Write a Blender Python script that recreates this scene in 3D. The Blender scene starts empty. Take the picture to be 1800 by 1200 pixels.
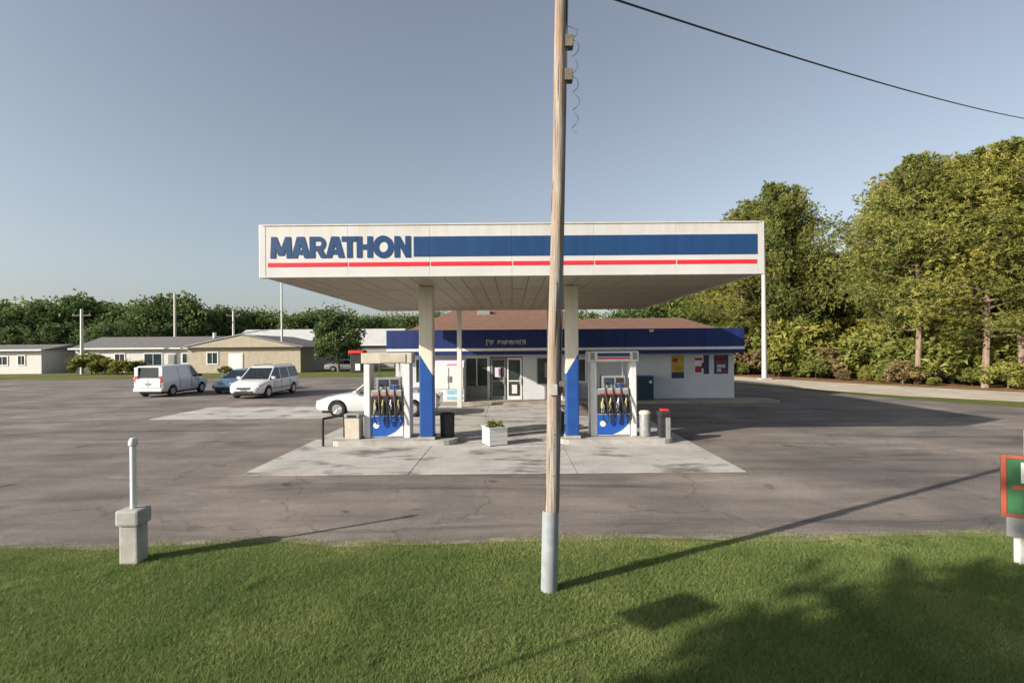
import bpy, bmesh, math, random
import numpy as np
from mathutils import Vector, Matrix
random.seed(7)
R = math.radians
sc = bpy.context.scene
COL = sc.collection

# ------------------------------------------------------------------ camera, sky, sun, exposure
CAMZ = 2.7
cam_d = bpy.data.cameras.new('camera'); cam = bpy.data.objects.new('camera', cam_d); COL.objects.link(cam)
cam_d.sensor_width = 36; cam_d.lens = 18.0; cam_d.shift_y = 0.0061
cam_d.clip_start = 0.05; cam_d.clip_end = 4000
cam.location = (0, 0, CAMZ)
ROLL = R(-0.45)
cam.matrix_world = Matrix.Translation((0, 0, CAMZ)) @ Matrix.Rotation(R(90), 4, 'X') @ Matrix.Rotation(ROLL, 4, 'Z')
sc.camera = cam
LX, LY = 2.06, 1.11                       # how far a shadow runs per metre of height
EL = math.atan(1 / math.hypot(LX, LY))
world = bpy.data.worlds.new('World'); sc.world = world; world.use_nodes = True
wn = world.node_tree; wn.nodes.clear()
sky = wn.nodes.new('ShaderNodeTexSky'); sky.sky_type = 'NISHITA'; sky.sun_disc = False
sky.sun_elevation = EL; sky.sun_rotation = math.atan2(-LX, -LY)
sky.air_density = 1.0; sky.dust_density = 2.0; sky.ozone_density = 1.6; sky.altitude = 0
hs = wn.nodes.new('ShaderNodeHueSaturation'); hs.inputs['Saturation'].default_value = 0.58
bg = wn.nodes.new('ShaderNodeBackground'); bg.inputs[1].default_value = 0.092
wo = wn.nodes.new('ShaderNodeOutputWorld')
wn.links.new(sky.outputs[0], hs.inputs['Color']); wn.links.new(hs.outputs[0], bg.inputs[0]); wn.links.new(bg.outputs[0], wo.inputs[0])
sun_d = bpy.data.lights.new('sun', 'SUN'); sun_d.energy = 5.0; sun_d.angle = R(0.6); sun_d.color = (1.0, 0.90, 0.77)
sun = bpy.data.objects.new('sun', sun_d); COL.objects.link(sun)
sun.rotation_euler = Vector((LX, LY, -1)).to_track_quat('-Z', 'Y').to_euler()
sun.location = (-20, -10, 20)
sc.view_settings.view_transform = 'Standard'; sc.view_settings.look = 'None'
sc.view_settings.exposure = 0.76; sc.view_settings.gamma = 1.0; sc.view_settings.use_curve_mapping = False

# ------------------------------------------------------------------ material helpers
MATS = {}
def mat(name, col, rough=0.7, var=0.15, scale=3.0, bump=0.0, bscale=30.0, metal=0.0, col2=None, spec=0.35,
        detail=6.0, coat=0.0, trans=0.0, stretch=None):
    if name in MATS: return MATS[name]
    m = bpy.data.materials.new(name); m.use_nodes = True; nt = m.node_tree
    b = nt.nodes['Principled BSDF']
    b.inputs['Roughness'].default_value = rough; b.inputs['Metallic'].default_value = metal
    b.inputs['Specular IOR Level'].default_value = spec
    if coat: b.inputs['Coat Weight'].default_value = coat
    if trans: b.inputs['Transmission Weight'].default_value = trans
    tc = nt.nodes.new('ShaderNodeTexCoord'); src = tc.outputs['Object']
    if stretch:
        mp = nt.nodes.new('ShaderNodeMapping'); mp.inputs['Scale'].default_value = stretch
        nt.links.new(src, mp.inputs[0]); src = mp.outputs[0]
    n = nt.nodes.new('ShaderNodeTexNoise'); n.inputs['Scale'].default_value = scale; n.inputs['Detail'].default_value = detail
    n.inputs['Roughness'].default_value = 0.62
    nt.links.new(src, n.inputs['Vector'])
    r = nt.nodes.new('ShaderNodeValToRGB')
    c2 = col2 or tuple(c * (1 + var) for c in col); c1 = tuple(c * (1 - var) for c in col) if not col2 else col
    r.color_ramp.elements[0].position = 0.33; r.color_ramp.elements[1].position = 0.67
    r.color_ramp.elements[0].color = (*c1, 1); r.color_ramp.elements[1].color = (*c2, 1)
    nt.links.new(n.outputs['Fac'], r.inputs[0]); nt.links.new(r.outputs[0], b.inputs['Base Color'])
    if bump:
        n2 = nt.nodes.new('ShaderNodeTexNoise'); n2.inputs['Scale'].default_value = bscale; n2.inputs['Detail'].default_value = 4
        nt.links.new(src, n2.inputs['Vector'])
        bp = nt.nodes.new('ShaderNodeBump'); bp.inputs['Strength'].default_value = bump; bp.inputs['Distance'].default_value = 0.02
        nt.links.new(n2.outputs['Fac'], bp.inputs['Height']); nt.links.new(bp.outputs[0], b.inputs['Normal'])
    m.diffuse_color = (*col, 1)
    MATS[name] = m
    return m

def ramp(nt, fac, stops):
    r = nt.nodes.new('ShaderNodeValToRGB'); el = r.color_ramp.elements
    while len(el) < len(stops): el.new(0.5)
    for e, (p, c) in zip(el, stops): e.position = p; e.color = (*c, 1) if len(c) == 3 else c
    nt.links.new(fac, r.inputs[0]); return r.outputs[0]
def mixc(nt, fac, a, b, mode='MIX'):
    mx = nt.nodes.new('ShaderNodeMix'); mx.data_type = 'RGBA'; mx.blend_type = mode
    for s, v in ((mx.inputs[0], fac), (mx.inputs[6], a), (mx.inputs[7], b)):
        if hasattr(v, 'is_output'): nt.links.new(v, s)
        elif isinstance(v, (int, float)): s.default_value = v
        else: s.default_value = (*v, 1)
    return mx.outputs[2]
def noise(nt, vec, scale, detail=5, rough=0.6, dist=0.0):
    n = nt.nodes.new('ShaderNodeTexNoise'); n.inputs['Scale'].default_value = scale; n.inputs['Detail'].default_value = detail
    n.inputs['Roughness'].default_value = rough; n.inputs['Distortion'].default_value = dist
    nt.links.new(vec, n.inputs['Vector']); return n.outputs['Fac']
def newmat(name, rough=0.8, spec=0.3):
    m = bpy.data.materials.new(name); m.use_nodes = True; nt = m.node_tree; b = nt.nodes['Principled BSDF']
    b.inputs['Roughness'].default_value = rough; b.inputs['Specular IOR Level'].default_value = spec
    tc = nt.nodes.new('ShaderNodeTexCoord'); MATS[name] = m
    return m, nt, b, tc.outputs['Object']
def mapping(nt, vec, sc_=(1, 1, 1), rot=(0, 0, 0), loc=(0, 0, 0)):
    mp = nt.nodes.new('ShaderNodeMapping'); mp.inputs['Scale'].default_value = sc_; mp.inputs['Rotation'].default_value = rot
    mp.inputs['Location'].default_value = loc; nt.links.new(vec, mp.inputs[0]); return mp.outputs[0]
def bumpn(nt, b, h, strength, dist=0.02):
    bp = nt.nodes.new('ShaderNodeBump'); bp.inputs['Strength'].default_value = strength; bp.inputs['Distance'].default_value = dist
    nt.links.new(h, bp.inputs['Height']); nt.links.new(bp.outputs[0], b.inputs['Normal'])

# worn asphalt: aggregate grain, long drag streaks, pale worn patches, oil spots, cracks
def asphalt():
    m, nt, b, v = newmat('asphalt', 0.88, 0.25)
    base = ramp(nt, noise(nt, v, 0.32, 8, 0.62, 0.3), [(0.3, (0.115, 0.106, 0.103)), (0.5, (0.175, 0.158, 0.147)), (0.68, (0.265, 0.23, 0.205))])
    st = noise(nt, mapping(nt, v, (0.22, 1.3, 1), (0, 0, R(8))), 1.0, 6, 0.6)
    c = mixc(nt, 0.55, base, ramp(nt, st, [(0.3, (0.55, 0.56, 0.58)), (0.7, (1.25, 1.2, 1.15))]), 'MULTIPLY')
    g = noise(nt, v, 45, 3, 0.7)
    c = mixc(nt, 0.6, c, ramp(nt, g, [(0.35, (0.6, 0.6, 0.6)), (0.65, (1.35, 1.33, 1.3))]), 'MULTIPLY')
    oil = noise(nt, v, 1.7, 3, 0.5)
    c = mixc(nt, 1.0, c, ramp(nt, oil, [(0.24, (0.45, 0.45, 0.47)), (0.34, (1, 1, 1))]), 'MULTIPLY')
    pale = noise(nt, mapping(nt, v, (0.6, 1.4, 1), loc=(3, 7, 0)), 1.1, 6, 0.7)
    c = mixc(nt, ramp(nt, pale, [(0.62, (0, 0, 0)), (0.72, (0.7, 0.7, 0.7))]), c, (0.33, 0.29, 0.25))
    sm_ = noise(nt, mapping(nt, v, (0.16, 0.9, 1), (0, 0, R(-14)), (5, 2, 0)), 1.0, 7, 0.65, 0.6)
    c = mixc(nt, 1.0, c, ramp(nt, sm_, [(0.36, (0.60, 0.61, 0.64)), (0.50, (1, 1, 1))]), 'MULTIPLY')
    vo = nt.nodes.new('ShaderNodeTexVoronoi'); vo.feature = 'DISTANCE_TO_EDGE'; vo.inputs['Scale'].default_value = 0.2
    wv = nt.nodes.new('ShaderNodeVectorMath'); wv.operation = 'ADD'
    nz = nt.nodes.new('ShaderNodeTexNoise'); nz.inputs['Scale'].default_value = 1.6; nz.inputs['Detail'].default_value = 5
    nt.links.new(v, nz.inputs['Vector']); nt.links.new(v, wv.inputs[0]); nt.links.new(nz.outputs['Color'], wv.inputs[1])
    nt.links.new(wv.outputs[0], vo.inputs['Vector'])
    c = mixc(nt, ramp(nt, vo.outputs['Distance'], [(0.0, (0.5, 0.5, 0.5)), (0.006, (0, 0, 0))]), c, (0.05, 0.048, 0.047))
    nt.links.new(c, b.inputs['Base Color']); bumpn(nt, b, g, 0.5, 0.01)
    return m
def concrete():
    m, nt, b, v = newmat('pad_concrete', 0.85, 0.3)
    base = ramp(nt, noise(nt, v, 0.9, 8, 0.65), [(0.3, (0.30, 0.292, 0.28)), (0.7, (0.46, 0.45, 0.43))])
    g = noise(nt, v, 50, 3, 0.7)
    c = mixc(nt, 0.5, base, ramp(nt, g, [(0.3, (0.75, 0.75, 0.75)), (0.7, (1.15, 1.15, 1.15))]), 'MULTIPLY')
    oil = noise(nt, mapping(nt, v, (0.5, 1.2, 1), loc=(1.2, 0, 0)), 1.1, 6, 0.65)
    c = mixc(nt, 1.0, c, ramp(nt, oil, [(0.36, (0.36, 0.35, 0.34)), (0.47, (1, 1, 1))]), 'MULTIPLY')
    sp = noise(nt, v, 3.1, 2, 0.5)
    c = mixc(nt, 1.0, c, ramp(nt, sp, [(0.22, (0.35, 0.34, 0.33)), (0.29, (1, 1, 1))]), 'MULTIPLY')
    nt.links.new(c, b.inputs['Base Color']); bumpn(nt, b, g, 0.3, 0.006)
    return m
def lawn_soil():
    m, nt, b, v = newmat('lawn_soil', 1.0, 0.1)
    c = ramp(nt, noise(nt, v, 1.3, 8, 0.7), [(0.3, (0.05, 0.07, 0.022)), (0.55, (0.09, 0.11, 0.036)), (0.75, (0.16, 0.14, 0.07))])
    nt.links.new(c, b.inputs['Base Color']); bumpn(nt, b, noise(nt, v, 40, 3), 0.6, 0.03)
    return m
def field():
    m, nt, b, v = newmat('field_grass', 1.0, 0.1)
    c = ramp(nt, noise(nt, v, 0.12, 9, 0.7), [(0.3, (0.075, 0.095, 0.025)), (0.55, (0.12, 0.13, 0.04)), (0.75, (0.2, 0.17, 0.09))])
    c = mixc(nt, 0.6, c, ramp(nt, noise(nt, v, 6, 4), [(0.3, (0.6, 0.6, 0.6)), (0.7, (1.3, 1.3, 1.3))]), 'MULTIPLY')
    nt.links.new(c, b.inputs['Base Color']); bumpn(nt, b, noise(nt, v, 12, 3), 0.8, 0.05)
    return m
def gravel():
    m, nt, b, v = newmat('lane_gravel', 0.95, 0.15)
    c = ramp(nt, noise(nt, v, 0.5, 8, 0.7), [(0.3, (0.34, 0.295, 0.24)), (0.7, (0.52, 0.47, 0.40))])
    c = mixc(nt, 0.5, c, ramp(nt, noise(nt, v, 18, 4), [(0.3, (0.7, 0.7, 0.7)), (0.7, (1.2, 1.2, 1.2))]), 'MULTIPLY')
    nt.links.new(c, b.inputs['Base Color']); bumpn(nt, b, noise(nt, v, 25, 3), 0.6, 0.02)
    return m
def straw():
    m, nt, b, v = newmat('pine_straw', 1.0, 0.1)
    c = ramp(nt, noise(nt, v, 0.8, 8, 0.7), [(0.3, (0.11, 0.055, 0.028)), (0.55, (0.22, 0.115, 0.06)), (0.75, (0.14, 0.12, 0.04))])
    nt.links.new(c, b.inputs['Base Color']); bumpn(nt, b, noise(nt, v, 15, 3), 0.8, 0.05)
    return m
def leafmat(name, c1, c2, c3, tr=0.35):
    m = bpy.data.materials.new(name); m.use_nodes = True; nt = m.node_tree; nt.nodes.clear()
    out = nt.nodes.new('ShaderNodeOutputMaterial'); at = nt.nodes.new('ShaderNodeAttribute'); at.attribute_name = 'tone'
    oi = nt.nodes.new('ShaderNodeObjectInfo')
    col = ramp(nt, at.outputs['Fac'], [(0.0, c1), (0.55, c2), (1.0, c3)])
    col = mixc(nt, 0.8, col, ramp(nt, oi.outputs['Random'], [(0, (0.72, 0.8, 0.75)), (0.5, (1, 1, 1)), (1, (1.25, 1.12, 0.9))]), 'MULTIPLY')
    d = nt.nodes.new('ShaderNodeBsdfPrincipled'); d.inputs['Roughness'].default_value = 0.6; d.inputs['Specular IOR Level'].default_value = 0.25
    t = nt.nodes.new('ShaderNodeBsdfTranslucent'); mx = nt.nodes.new('ShaderNodeMixShader'); mx.inputs[0].default_value = tr
    nt.links.new(col, d.inputs['Base Color']); nt.links.new(col, t.inputs[0])
    nt.links.new(d.outputs[0], mx.inputs[1]); nt.links.new(t.outputs[0], mx.inputs[2]); nt.links.new(mx.outputs[0], out.inputs[0])
    MATS[name] = m; return m
# weathered white canopy metal: brown rust runs from the top edge (dirt that stays)
def canopy_white():
    m, nt, b, v = newmat('canopy_white', 0.45, 0.4)
    st = noise(nt, mapping(nt, v, (6, 6, 0.5)), 1.0, 5, 0.65)
    c = ramp(nt, noise(nt, v, 1.2, 5), [(0.3, (0.48, 0.485, 0.485)), (0.7, (0.55, 0.555, 0.555))])
    sep = nt.nodes.new('ShaderNodeSeparateXYZ'); nt.links.new(v, sep.inputs[0])
    mr = nt.nodes.new('ShaderNodeMapRange'); mr.inputs[1].default_value = 5.15; mr.inputs[2].default_value = 5.6
    nt.links.new(sep.outputs['Z'], mr.inputs[0])
    k = nt.nodes.new('ShaderNodeMath'); k.operation = 'MULTIPLY'; nt.links.new(mr.outputs[0], k.inputs[0])
    nt.links.new(ramp(nt, st, [(0.4, (0.05, 0.05, 0.05)), (0.65, (0.5, 0.5, 0.5))]), k.inputs[1])
    c = mixc(nt, k.outputs[0], c, (0.45, 0.38, 0.28))
    nt.links.new(c, b.inputs['Base Color']); return m
def streaked(name, c1, c2, rough=0.5, sx=5):
    m, nt, b, v = newmat(name, rough, 0.4)
    c = ramp(nt, noise(nt, mapping(nt, v, (sx, sx, 0.35)), 1.0, 5, 0.6), [(0.3, c1), (0.7, c2)])
    nt.links.new(c, b.inputs['Base Color']); return m
def shingles(name, c1, c2, sc_=4.0):
    m, nt, b, v = newmat(name, 0.95, 0.15)
    c = ramp(nt, noise(nt, mapping(nt, v, (0.8, 4, 4)), sc_, 4, 0.7), [(0.3, c1), (0.7, c2)])
    nt.links.new(c, b.inputs['Base Color']); bumpn(nt, b, noise(nt, v, 20, 3), 0.5, 0.02); return m
def glass(name, tint=(0.02, 0.03, 0.035)):
    m, nt, b, v = newmat(name, 0.04, 0.5)
    c = ramp(nt, noise(nt, v, 1.3, 2), [(0.35, tint), (0.65, tuple(x * 1.8 for x in tint))])
    nt.links.new(c, b.inputs['Base Color']); return m
def column_paint(name, sign):
    # flat print: beige above, blue below a slanting edge
    m, nt, b, v = newmat(name, 0.4, 0.4)
    sep = nt.nodes.new('ShaderNodeSeparateXYZ'); nt.links.new(v, sep.inputs[0])
    a = nt.nodes.new('ShaderNodeMath'); a.operation = 'MULTIPLY_ADD'; a.inputs[1].default_value = 1.6 * sign
    nt.links.new(sep.outputs['X'], a.inputs[0]); nt.links.new(sep.outputs['Z'], a.inputs[2])
    g = nt.nodes.new('ShaderNodeMath'); g.operation = 'GREATER_THAN'; g.inputs[1].default_value = 2.25
    nt.links.new(a.outputs[0], g.inputs[0])
    beige = ramp(nt, noise(nt, mapping(nt, v, (4, 4, 0.4)), 1.5, 5), [(0.3, (0.56, 0.52, 0.44)), (0.7, (0.68, 0.65, 0.56))])
    blue = ramp(nt, noise(nt, v, 2.5, 4), [(0.3, (0.012, 0.055, 0.22)), (0.7, (0.018, 0.075, 0.29))])
    nt.links.new(mixc(nt, g.outputs[0], blue, beige), b.inputs['Base Color']); return m

M_ASPH, M_CONC, M_SOIL, M_FIELD, M_GRAV, M_STRAW = asphalt(), concrete(), lawn_soil(), field(), gravel(), straw()
M_CW = canopy_white()
M_SOFF = streaked('soffit_metal', (0.30, 0.25, 0.18), (0.40, 0.34, 0.25), 0.5, 1.5)
M_BLUE = streaked('sign_blue', (0.009, 0.042, 0.125), (0.014, 0.056, 0.16), 0.4)
M_RED = mat('sign_red', (0.62, 0.025, 0.045), 0.4, 0.08, 2)
M_STBLUE = streaked('fascia_blue', (0.004, 0.014, 0.085), (0.008, 0.024, 0.13), 0.55, 3)
M_WALL = mat('painted_wall', (0.50, 0.52, 0.55), 0.7, 0.06, 1.5, 0.15, 30)
M_TRIM = mat('white_trim', (0.64, 0.64, 0.63), 0.5, 0.05, 4)
M_ROOFB = shingles('brown_shingle', (0.13, 0.075, 0.055), (0.22, 0.135, 0.10))
M_ROOFG = shingles('grey_shingle', (0.11, 0.11, 0.115), (0.18, 0.175, 0.17))
M_ROOFM = streaked('pale_metal_roof', (0.42, 0.42, 0.42), (0.54, 0.54, 0.53), 0.4, 2)
M_TAN = mat('tan_siding', (0.36, 0.32, 0.25), 0.8, 0.1, 2)
M_WHS = mat('white_siding', (0.52, 0.52, 0.50), 0.7, 0.06, 2)
M_GRW = mat('grey_wall', (0.30, 0.31, 0.30), 0.8, 0.1, 2)
M_GLASS = glass('window_glass'); M_GLASSD = glass('shop_glass', (0.03, 0.045, 0.045)); M_CARG = glass('car_glass', (0.012, 0.016, 0.02))
M_PWHITE = mat('car_white', (0.60, 0.61, 0.62), 0.25, 0.02, 2, coat=0.6, spec=0.5)
M_PBLUE = mat('car_blue', (0.05, 0.11, 0.19), 0.25, 0.05, 2, coat=0.7, spec=0.5)
M_PSILV = mat('car_silver', (0.42, 0.43, 0.44), 0.3, 0.03, 2, metal=0.4, coat=0.5)
M_TYRE = mat('rubber', (0.02, 0.02, 0.021), 0.85, 0.2, 20)
M_RIM = mat('alloy', (0.5, 0.5, 0.5), 0.35, 0.1, 10, metal=0.8)
M_DARK = mat('dark_plastic', (0.025, 0.026, 0.028), 0.55, 0.2, 10)
M_BLACK = mat('black_metal', (0.02, 0.022, 0.025), 0.45, 0.2, 10)
M_GREYP = mat('grey_plastic', (0.22, 0.23, 0.23), 0.6, 0.12, 6)
M_BEIGE = mat('beige_plastic', (0.48, 0.44, 0.36), 0.6, 0.1, 5)
M_CREAM = mat('cream_letter', (0.42, 0.40, 0.33), 0.6, 0.1, 5)
M_PUMPW = mat('pump_white', (0.60, 0.61, 0.61), 0.45, 0.08, 5)
M_PUMPB = mat('pump_blue', (0.018, 0.085, 0.36), 0.35, 0.08, 4)
M_STEEL = mat('steel', (0.45, 0.46, 0.47), 0.35, 0.15, 8, metal=0.7)
M_GALV = mat('galvanised', (0.50, 0.49, 0.47), 0.5, 0.15, 6, metal=0.3)
M_YEL = mat('yellow_rubber', (0.42, 0.37, 0.16), 0.55, 0.1, 6)
M_SCREEN = mat('dead_screen', (0.03, 0.05, 0.08), 0.15, 0.2, 6)
M_REDP = mat('red_plastic', (0.5, 0.03, 0.03), 0.45, 0.1, 6)
M_WOODW = mat('white_painted_wood', (0.66, 0.65, 0.62), 0.7, 0.1, 5, 0.2, 20, stretch=(1, 1, 5))
M_CURB = mat('kerb_concrete', (0.33, 0.32, 0.30), 0.85, 0.25, 2.2, 0.3, 60)
M_WALK = mat('walk_concrete', (0.26, 0.23, 0.19), 0.9, 0.25, 1.3, 0.3, 50)
M_BARK = mat('pine_bark', (0.13, 0.09, 0.065), 0.95, 0.1, 3, 0.9, 8, col2=(0.30, 0.225, 0.165), stretch=(3, 3, 0.8))
M_BARKG = mat('grey_bark', (0.14, 0.12, 0.10), 0.95, 0.25, 3, 0.8, 8)
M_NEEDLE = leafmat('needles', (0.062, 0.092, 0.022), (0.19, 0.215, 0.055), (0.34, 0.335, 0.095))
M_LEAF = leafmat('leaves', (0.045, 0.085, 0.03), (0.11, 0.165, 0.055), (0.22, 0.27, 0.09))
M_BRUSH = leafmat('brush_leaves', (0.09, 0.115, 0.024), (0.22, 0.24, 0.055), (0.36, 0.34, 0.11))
M_DRY = leafmat('dry_brush', (0.16, 0.11, 0.05), (0.28, 0.21, 0.10), (0.28, 0.27, 0.10))
M_GRASS = leafmat('grass_blades', (0.10, 0.16, 0.05), (0.18, 0.25, 0.08), (0.38, 0.39, 0.17), 0.4)

# ------------------------------------------------------------------ mesh helpers
class MB:
    def __init__(s): s.v = []; s.f = []
    def add(s, v, f):
        n = len(s.v); s.v += [tuple(p) for p in v]; s.f += [tuple(i + n for i in q) for q in f]; return s
    def box(s, x0, x1, y0, y1, z0, z1, bev=0.0, rot=0.0, c=None):
        if bev:
            bm = bmesh.new(); bmesh.ops.create_cube(bm, size=1)
            for v in bm.verts: v.co = Vector(((x0 + x1) / 2 + v.co.x * (x1 - x0), (y0 + y1) / 2 + v.co.y * (y1 - y0), (z0 + z1) / 2 + v.co.z * (z1 - z0)))
            bmesh.ops.bevel(bm, geom=bm.edges[:], offset=bev, segments=2, affect='EDGES', profile=0.6)
            bm.verts.ensure_lookup_table()
            vs = [v.co.copy() for v in bm.verts]; fs = [[v.index for v in f.verts] for f in bm.faces]; bm.free()
        else:
            vs = [Vector((x, y, z)) for z in (z0, z1) for y in (y0, y1) for x in (x0, x1)]
            fs = [(0, 2, 3, 1), (4, 5, 7, 6), (0, 1, 5, 4), (2, 6, 7, 3), (0, 4, 6, 2), (1, 3, 7, 5)]
        if rot:
            cc = Vector(c) if c else Vector(((x0 + x1) / 2, (y0 + y1) / 2, 0)); rm = Matrix.Rotation(rot, 3, 'Z')
            vs = [rm @ (p - cc) + cc for p in vs]
        return s.add(vs, fs)
    def tube(s, pts, rad, n=8, cap=True):
        pts = [Vector(p) for p in pts]; rads = rad if isinstance(rad, (list, tuple)) else [rad] * len(pts)
        vs = []; up = Vector((0, 0, 1))
        d0 = (pts[1] - pts[0]).normalized()
        a = d0.cross(up) if abs(d0.z) < 0.95 else Vector((1, 0, 0)); a.normalize()
        for i, p in enumerate(pts):
            d = (pts[min(i + 1, len(pts) - 1)] - pts[max(i - 1, 0)]).normalized()
            a = (a - d * a.dot(d)).normalized(); b = d.cross(a)
            for k in range(n):
                t = 2 * math.pi * k / n; vs.append(p + (a * math.cos(t) + b * math.sin(t)) * rads[i])
        fs = [(i * n + k, i * n + (k + 1) % n, (i + 1) * n + (k + 1) % n, (i + 1) * n + k) for i in range(len(pts) - 1) for k in range(n)]
        if cap: fs += [tuple(range(n - 1, -1, -1)), tuple(range((len(pts) - 1) * n, len(pts) * n))]
        return s.add(vs, fs)
    def lathe(s, prof, c=(0, 0, 0), n=20, axis='Z'):
        vs = []
        for r, z in prof:
            for k in range(n):
                t = 2 * math.pi * k / n
                p = (r * math.cos(t), r * math.sin(t), z) if axis == 'Z' else (r * math.cos(t), z, r * math.sin(t))
                vs.append((p[0] + c[0], p[1] + c[1], p[2] + c[2]))
        fs = [(i * n + k, i * n + (k + 1) % n, (i + 1) * n + (k + 1) % n, (i + 1) * n + k) for i in range(len(prof) - 1) for k in range(n)]
        fs += [tuple(range(n - 1, -1, -1)), tuple(range((len(prof) - 1) * n, len(prof) * n))]
        return s.add(vs, fs)
    def prism(s, poly, y0, y1):          # poly in xz, extruded along y
        n = len(poly); vs = [(x, y0, z) for x, z in poly] + [(x, y1, z) for x, z in poly]
        return s.add(vs, [tuple(range(n)), tuple(range(2 * n - 1, n - 1, -1))] + [(i, i + n, (i + 1) % n + n, (i + 1) % n) for i in range(n)])
    def slab(s, poly, z0, z1):           # poly in xy, extruded along z
        n = len(poly); vs = [(x, y, z0) for x, y in poly] + [(x, y, z1) for x, y in poly]
        return s.add(vs, [tuple(range(n - 1, -1, -1)), tuple(range(n, 2 * n))] + [(i, (i + 1) % n, (i + 1) % n + n, i + n) for i in range(n)])
    def quad(s, a, b, c, d, th=0.0):
        a, b, c, d = map(Vector, (a, b, c, d))
        if not th: return s.add([a, b, c, d], [(0, 1, 2, 3)])
        n = (b - a).cross(d - a).normalized() * th
        return s.add([a, b, c, d, a - n, b - n, c - n, d - n], [(0, 1, 2, 3), (7, 6, 5, 4), (0, 4, 5, 1), (1, 5, 6, 2), (2, 6, 7, 3), (3, 7, 4, 0)])
    def mesh(s, name, m, smooth=False):
        me = bpy.data.meshes.new(name); me.from_pydata(s.v, [], s.f)
        bm = bmesh.new(); bm.from_mesh(me); bmesh.ops.recalc_face_normals(bm, faces=bm.faces[:]); bm.to_mesh(me); bm.free()
        if smooth:
            me.polygons.foreach_set('use_smooth', [True] * len(me.polygons)); me.set_sharp_from_angle(angle=R(38))
        if m: me.materials.append(m)
        return me

def link(name, me, parent=None):
    o = bpy.data.objects.new(name, me); COL.objects.link(o)
    if parent:
        o.parent = parent; root = parent
        # geometry is given in world space: undo the parents' offset
        off = Vector(parent['_o']) if '_o' in parent else Vector((0, 0, 0))
        o.matrix_parent_inverse = Matrix.Translation(-off)
        o['_o'] = (0.0, 0.0, 0.0)
    else: o['_o'] = (0.0, 0.0, 0.0)
    return o
def part(name, mb, m, parent=None, smooth=False): return link(name, mb.mesh(name, m, smooth), parent)
def tag(o, label, cat, group=None, kind=None):
    if label: o['label'] = label
    if cat: o['category'] = cat
    if group: o['group'] = group
    if kind: o['kind'] = kind
    return o
def thing(name, label, cat, loc=(0, 0, 0), group=None, rz=0.0):
    o = bpy.data.objects.new(name, None); COL.objects.link(o); o.location = loc; o.rotation_euler = (0, 0, rz); o.empty_display_size = 0.3
    o['_o'] = tuple(loc) if not rz else (0.0, 0.0, 0.0)
    return tag(o, label, cat, group)
def localthing(name, label, cat, loc=(0, 0, 0), rz=0.0, group=None):     # parts given in local space
    o = thing(name, label, cat, loc, group, rz); o['_o'] = (0.0, 0.0, 0.0); return o
def struct(name, mb, m, parent=None, smooth=False):
    o = part(name, mb, m, parent, smooth)
    o['kind'] = 'structure'
    return o
def children(o): return [c for c in KIDS.get(o.name, [])]
def copy_tree(o, parent=None):
    c = o.copy(); COL.objects.link(c); c.parent = parent
    if parent: c.matrix_parent_inverse = o.matrix_parent_inverse.copy()
    for ch in list(o.children): copy_tree(ch, c)
    return c
def dup(o, loc, rz=0.0, label=None, group=None, scale=None):
    c = copy_tree(o); c.location = loc; c.rotation_euler = (0, 0, rz)
    if scale: c.scale = (scale if isinstance(scale, tuple) else (scale,) * 3)
    if label: c['label'] = label
    if group: c['group'] = group
    return c

# ------------------------------------------------------------------ ground
def edge_dirt():
    m, nt, b, v = newmat('edge_dirt', 0.95, 0.15)
    c = ramp(nt, noise(nt, v, 2.2, 8, 0.75), [(0.35, (0.13, 0.115, 0.10)), (0.52, (0.17, 0.15, 0.125)), (0.7, (0.36, 0.32, 0.27))])
    nt.links.new(c, b.inputs['Base Color']); bumpn(nt, b, noise(nt, v, 25, 3), 0.8, 0.02); return m
struct('ground', MB().slab([(-1500, -400), (1500, -400), (1500, 2500), (-1500, 2500)], -0.3, 0.0), M_FIELD)
# forecourt asphalt, edge wobbling a little where it meets the lawn
edge = []
for i in range(121):
    x = -60 + i * 0.8
    y = 7.22 + 0.012 * x + 0.05 * math.sin(x * 1.3) + 0.03 * math.sin(x * 3.7 + 1) + 0.03 * math.sin(x * 9)
    edge.append((x, y))
lot = edge + [(36, 13.0), (22.0, 20.8), (19.4, 25.2), (17.6, 30.5), (16.6, 36), (15, 42), (-2, 49), (-30, 48.5), (-60, 47.5)]
struct('asphalt_lot', MB().slab(lot, -0.1, 0.006), M_ASPH)
# pale gravelly strip between asphalt and lawn
gp = [(x, y + 0.05) for x, y in edge[50:]] + [(x, y - 0.16 - 0.07 * math.sin(x * 2.1) - 0.05 * math.sin(x * 5.3)) for x, y in reversed(edge[50:])]
struct('gravel_edge', MB().slab(gp, -0.05, 0.011), edge_dirt())
lane = [(44, 14.0), (31, 20.6), (24.0, 23.8), (20.8, 26.9), (18.5, 32), (16.9, 38), (13, 43.5), (10, 46), (10, 51), (15, 49.5), (19.9, 45), (22.6, 38.5), (25.5, 32.8), (28.4, 28.2), (35, 24.2), (48, 18.5)]
struct('gravel_lane', MB().slab(lane, -0.1, 0.010), M_GRAV)
struct('woodland_floor', MB().slab([(50, 19.0), (35.8, 25.4), (29.2, 29.2), (26.3, 33.6), (23.4, 39.2), (20.7, 45.6), (15.5, 50.5), (6, 58), (6, 120), (150, 120), (150, 20)], -0.05, 0.014), M_STRAW)
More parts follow.
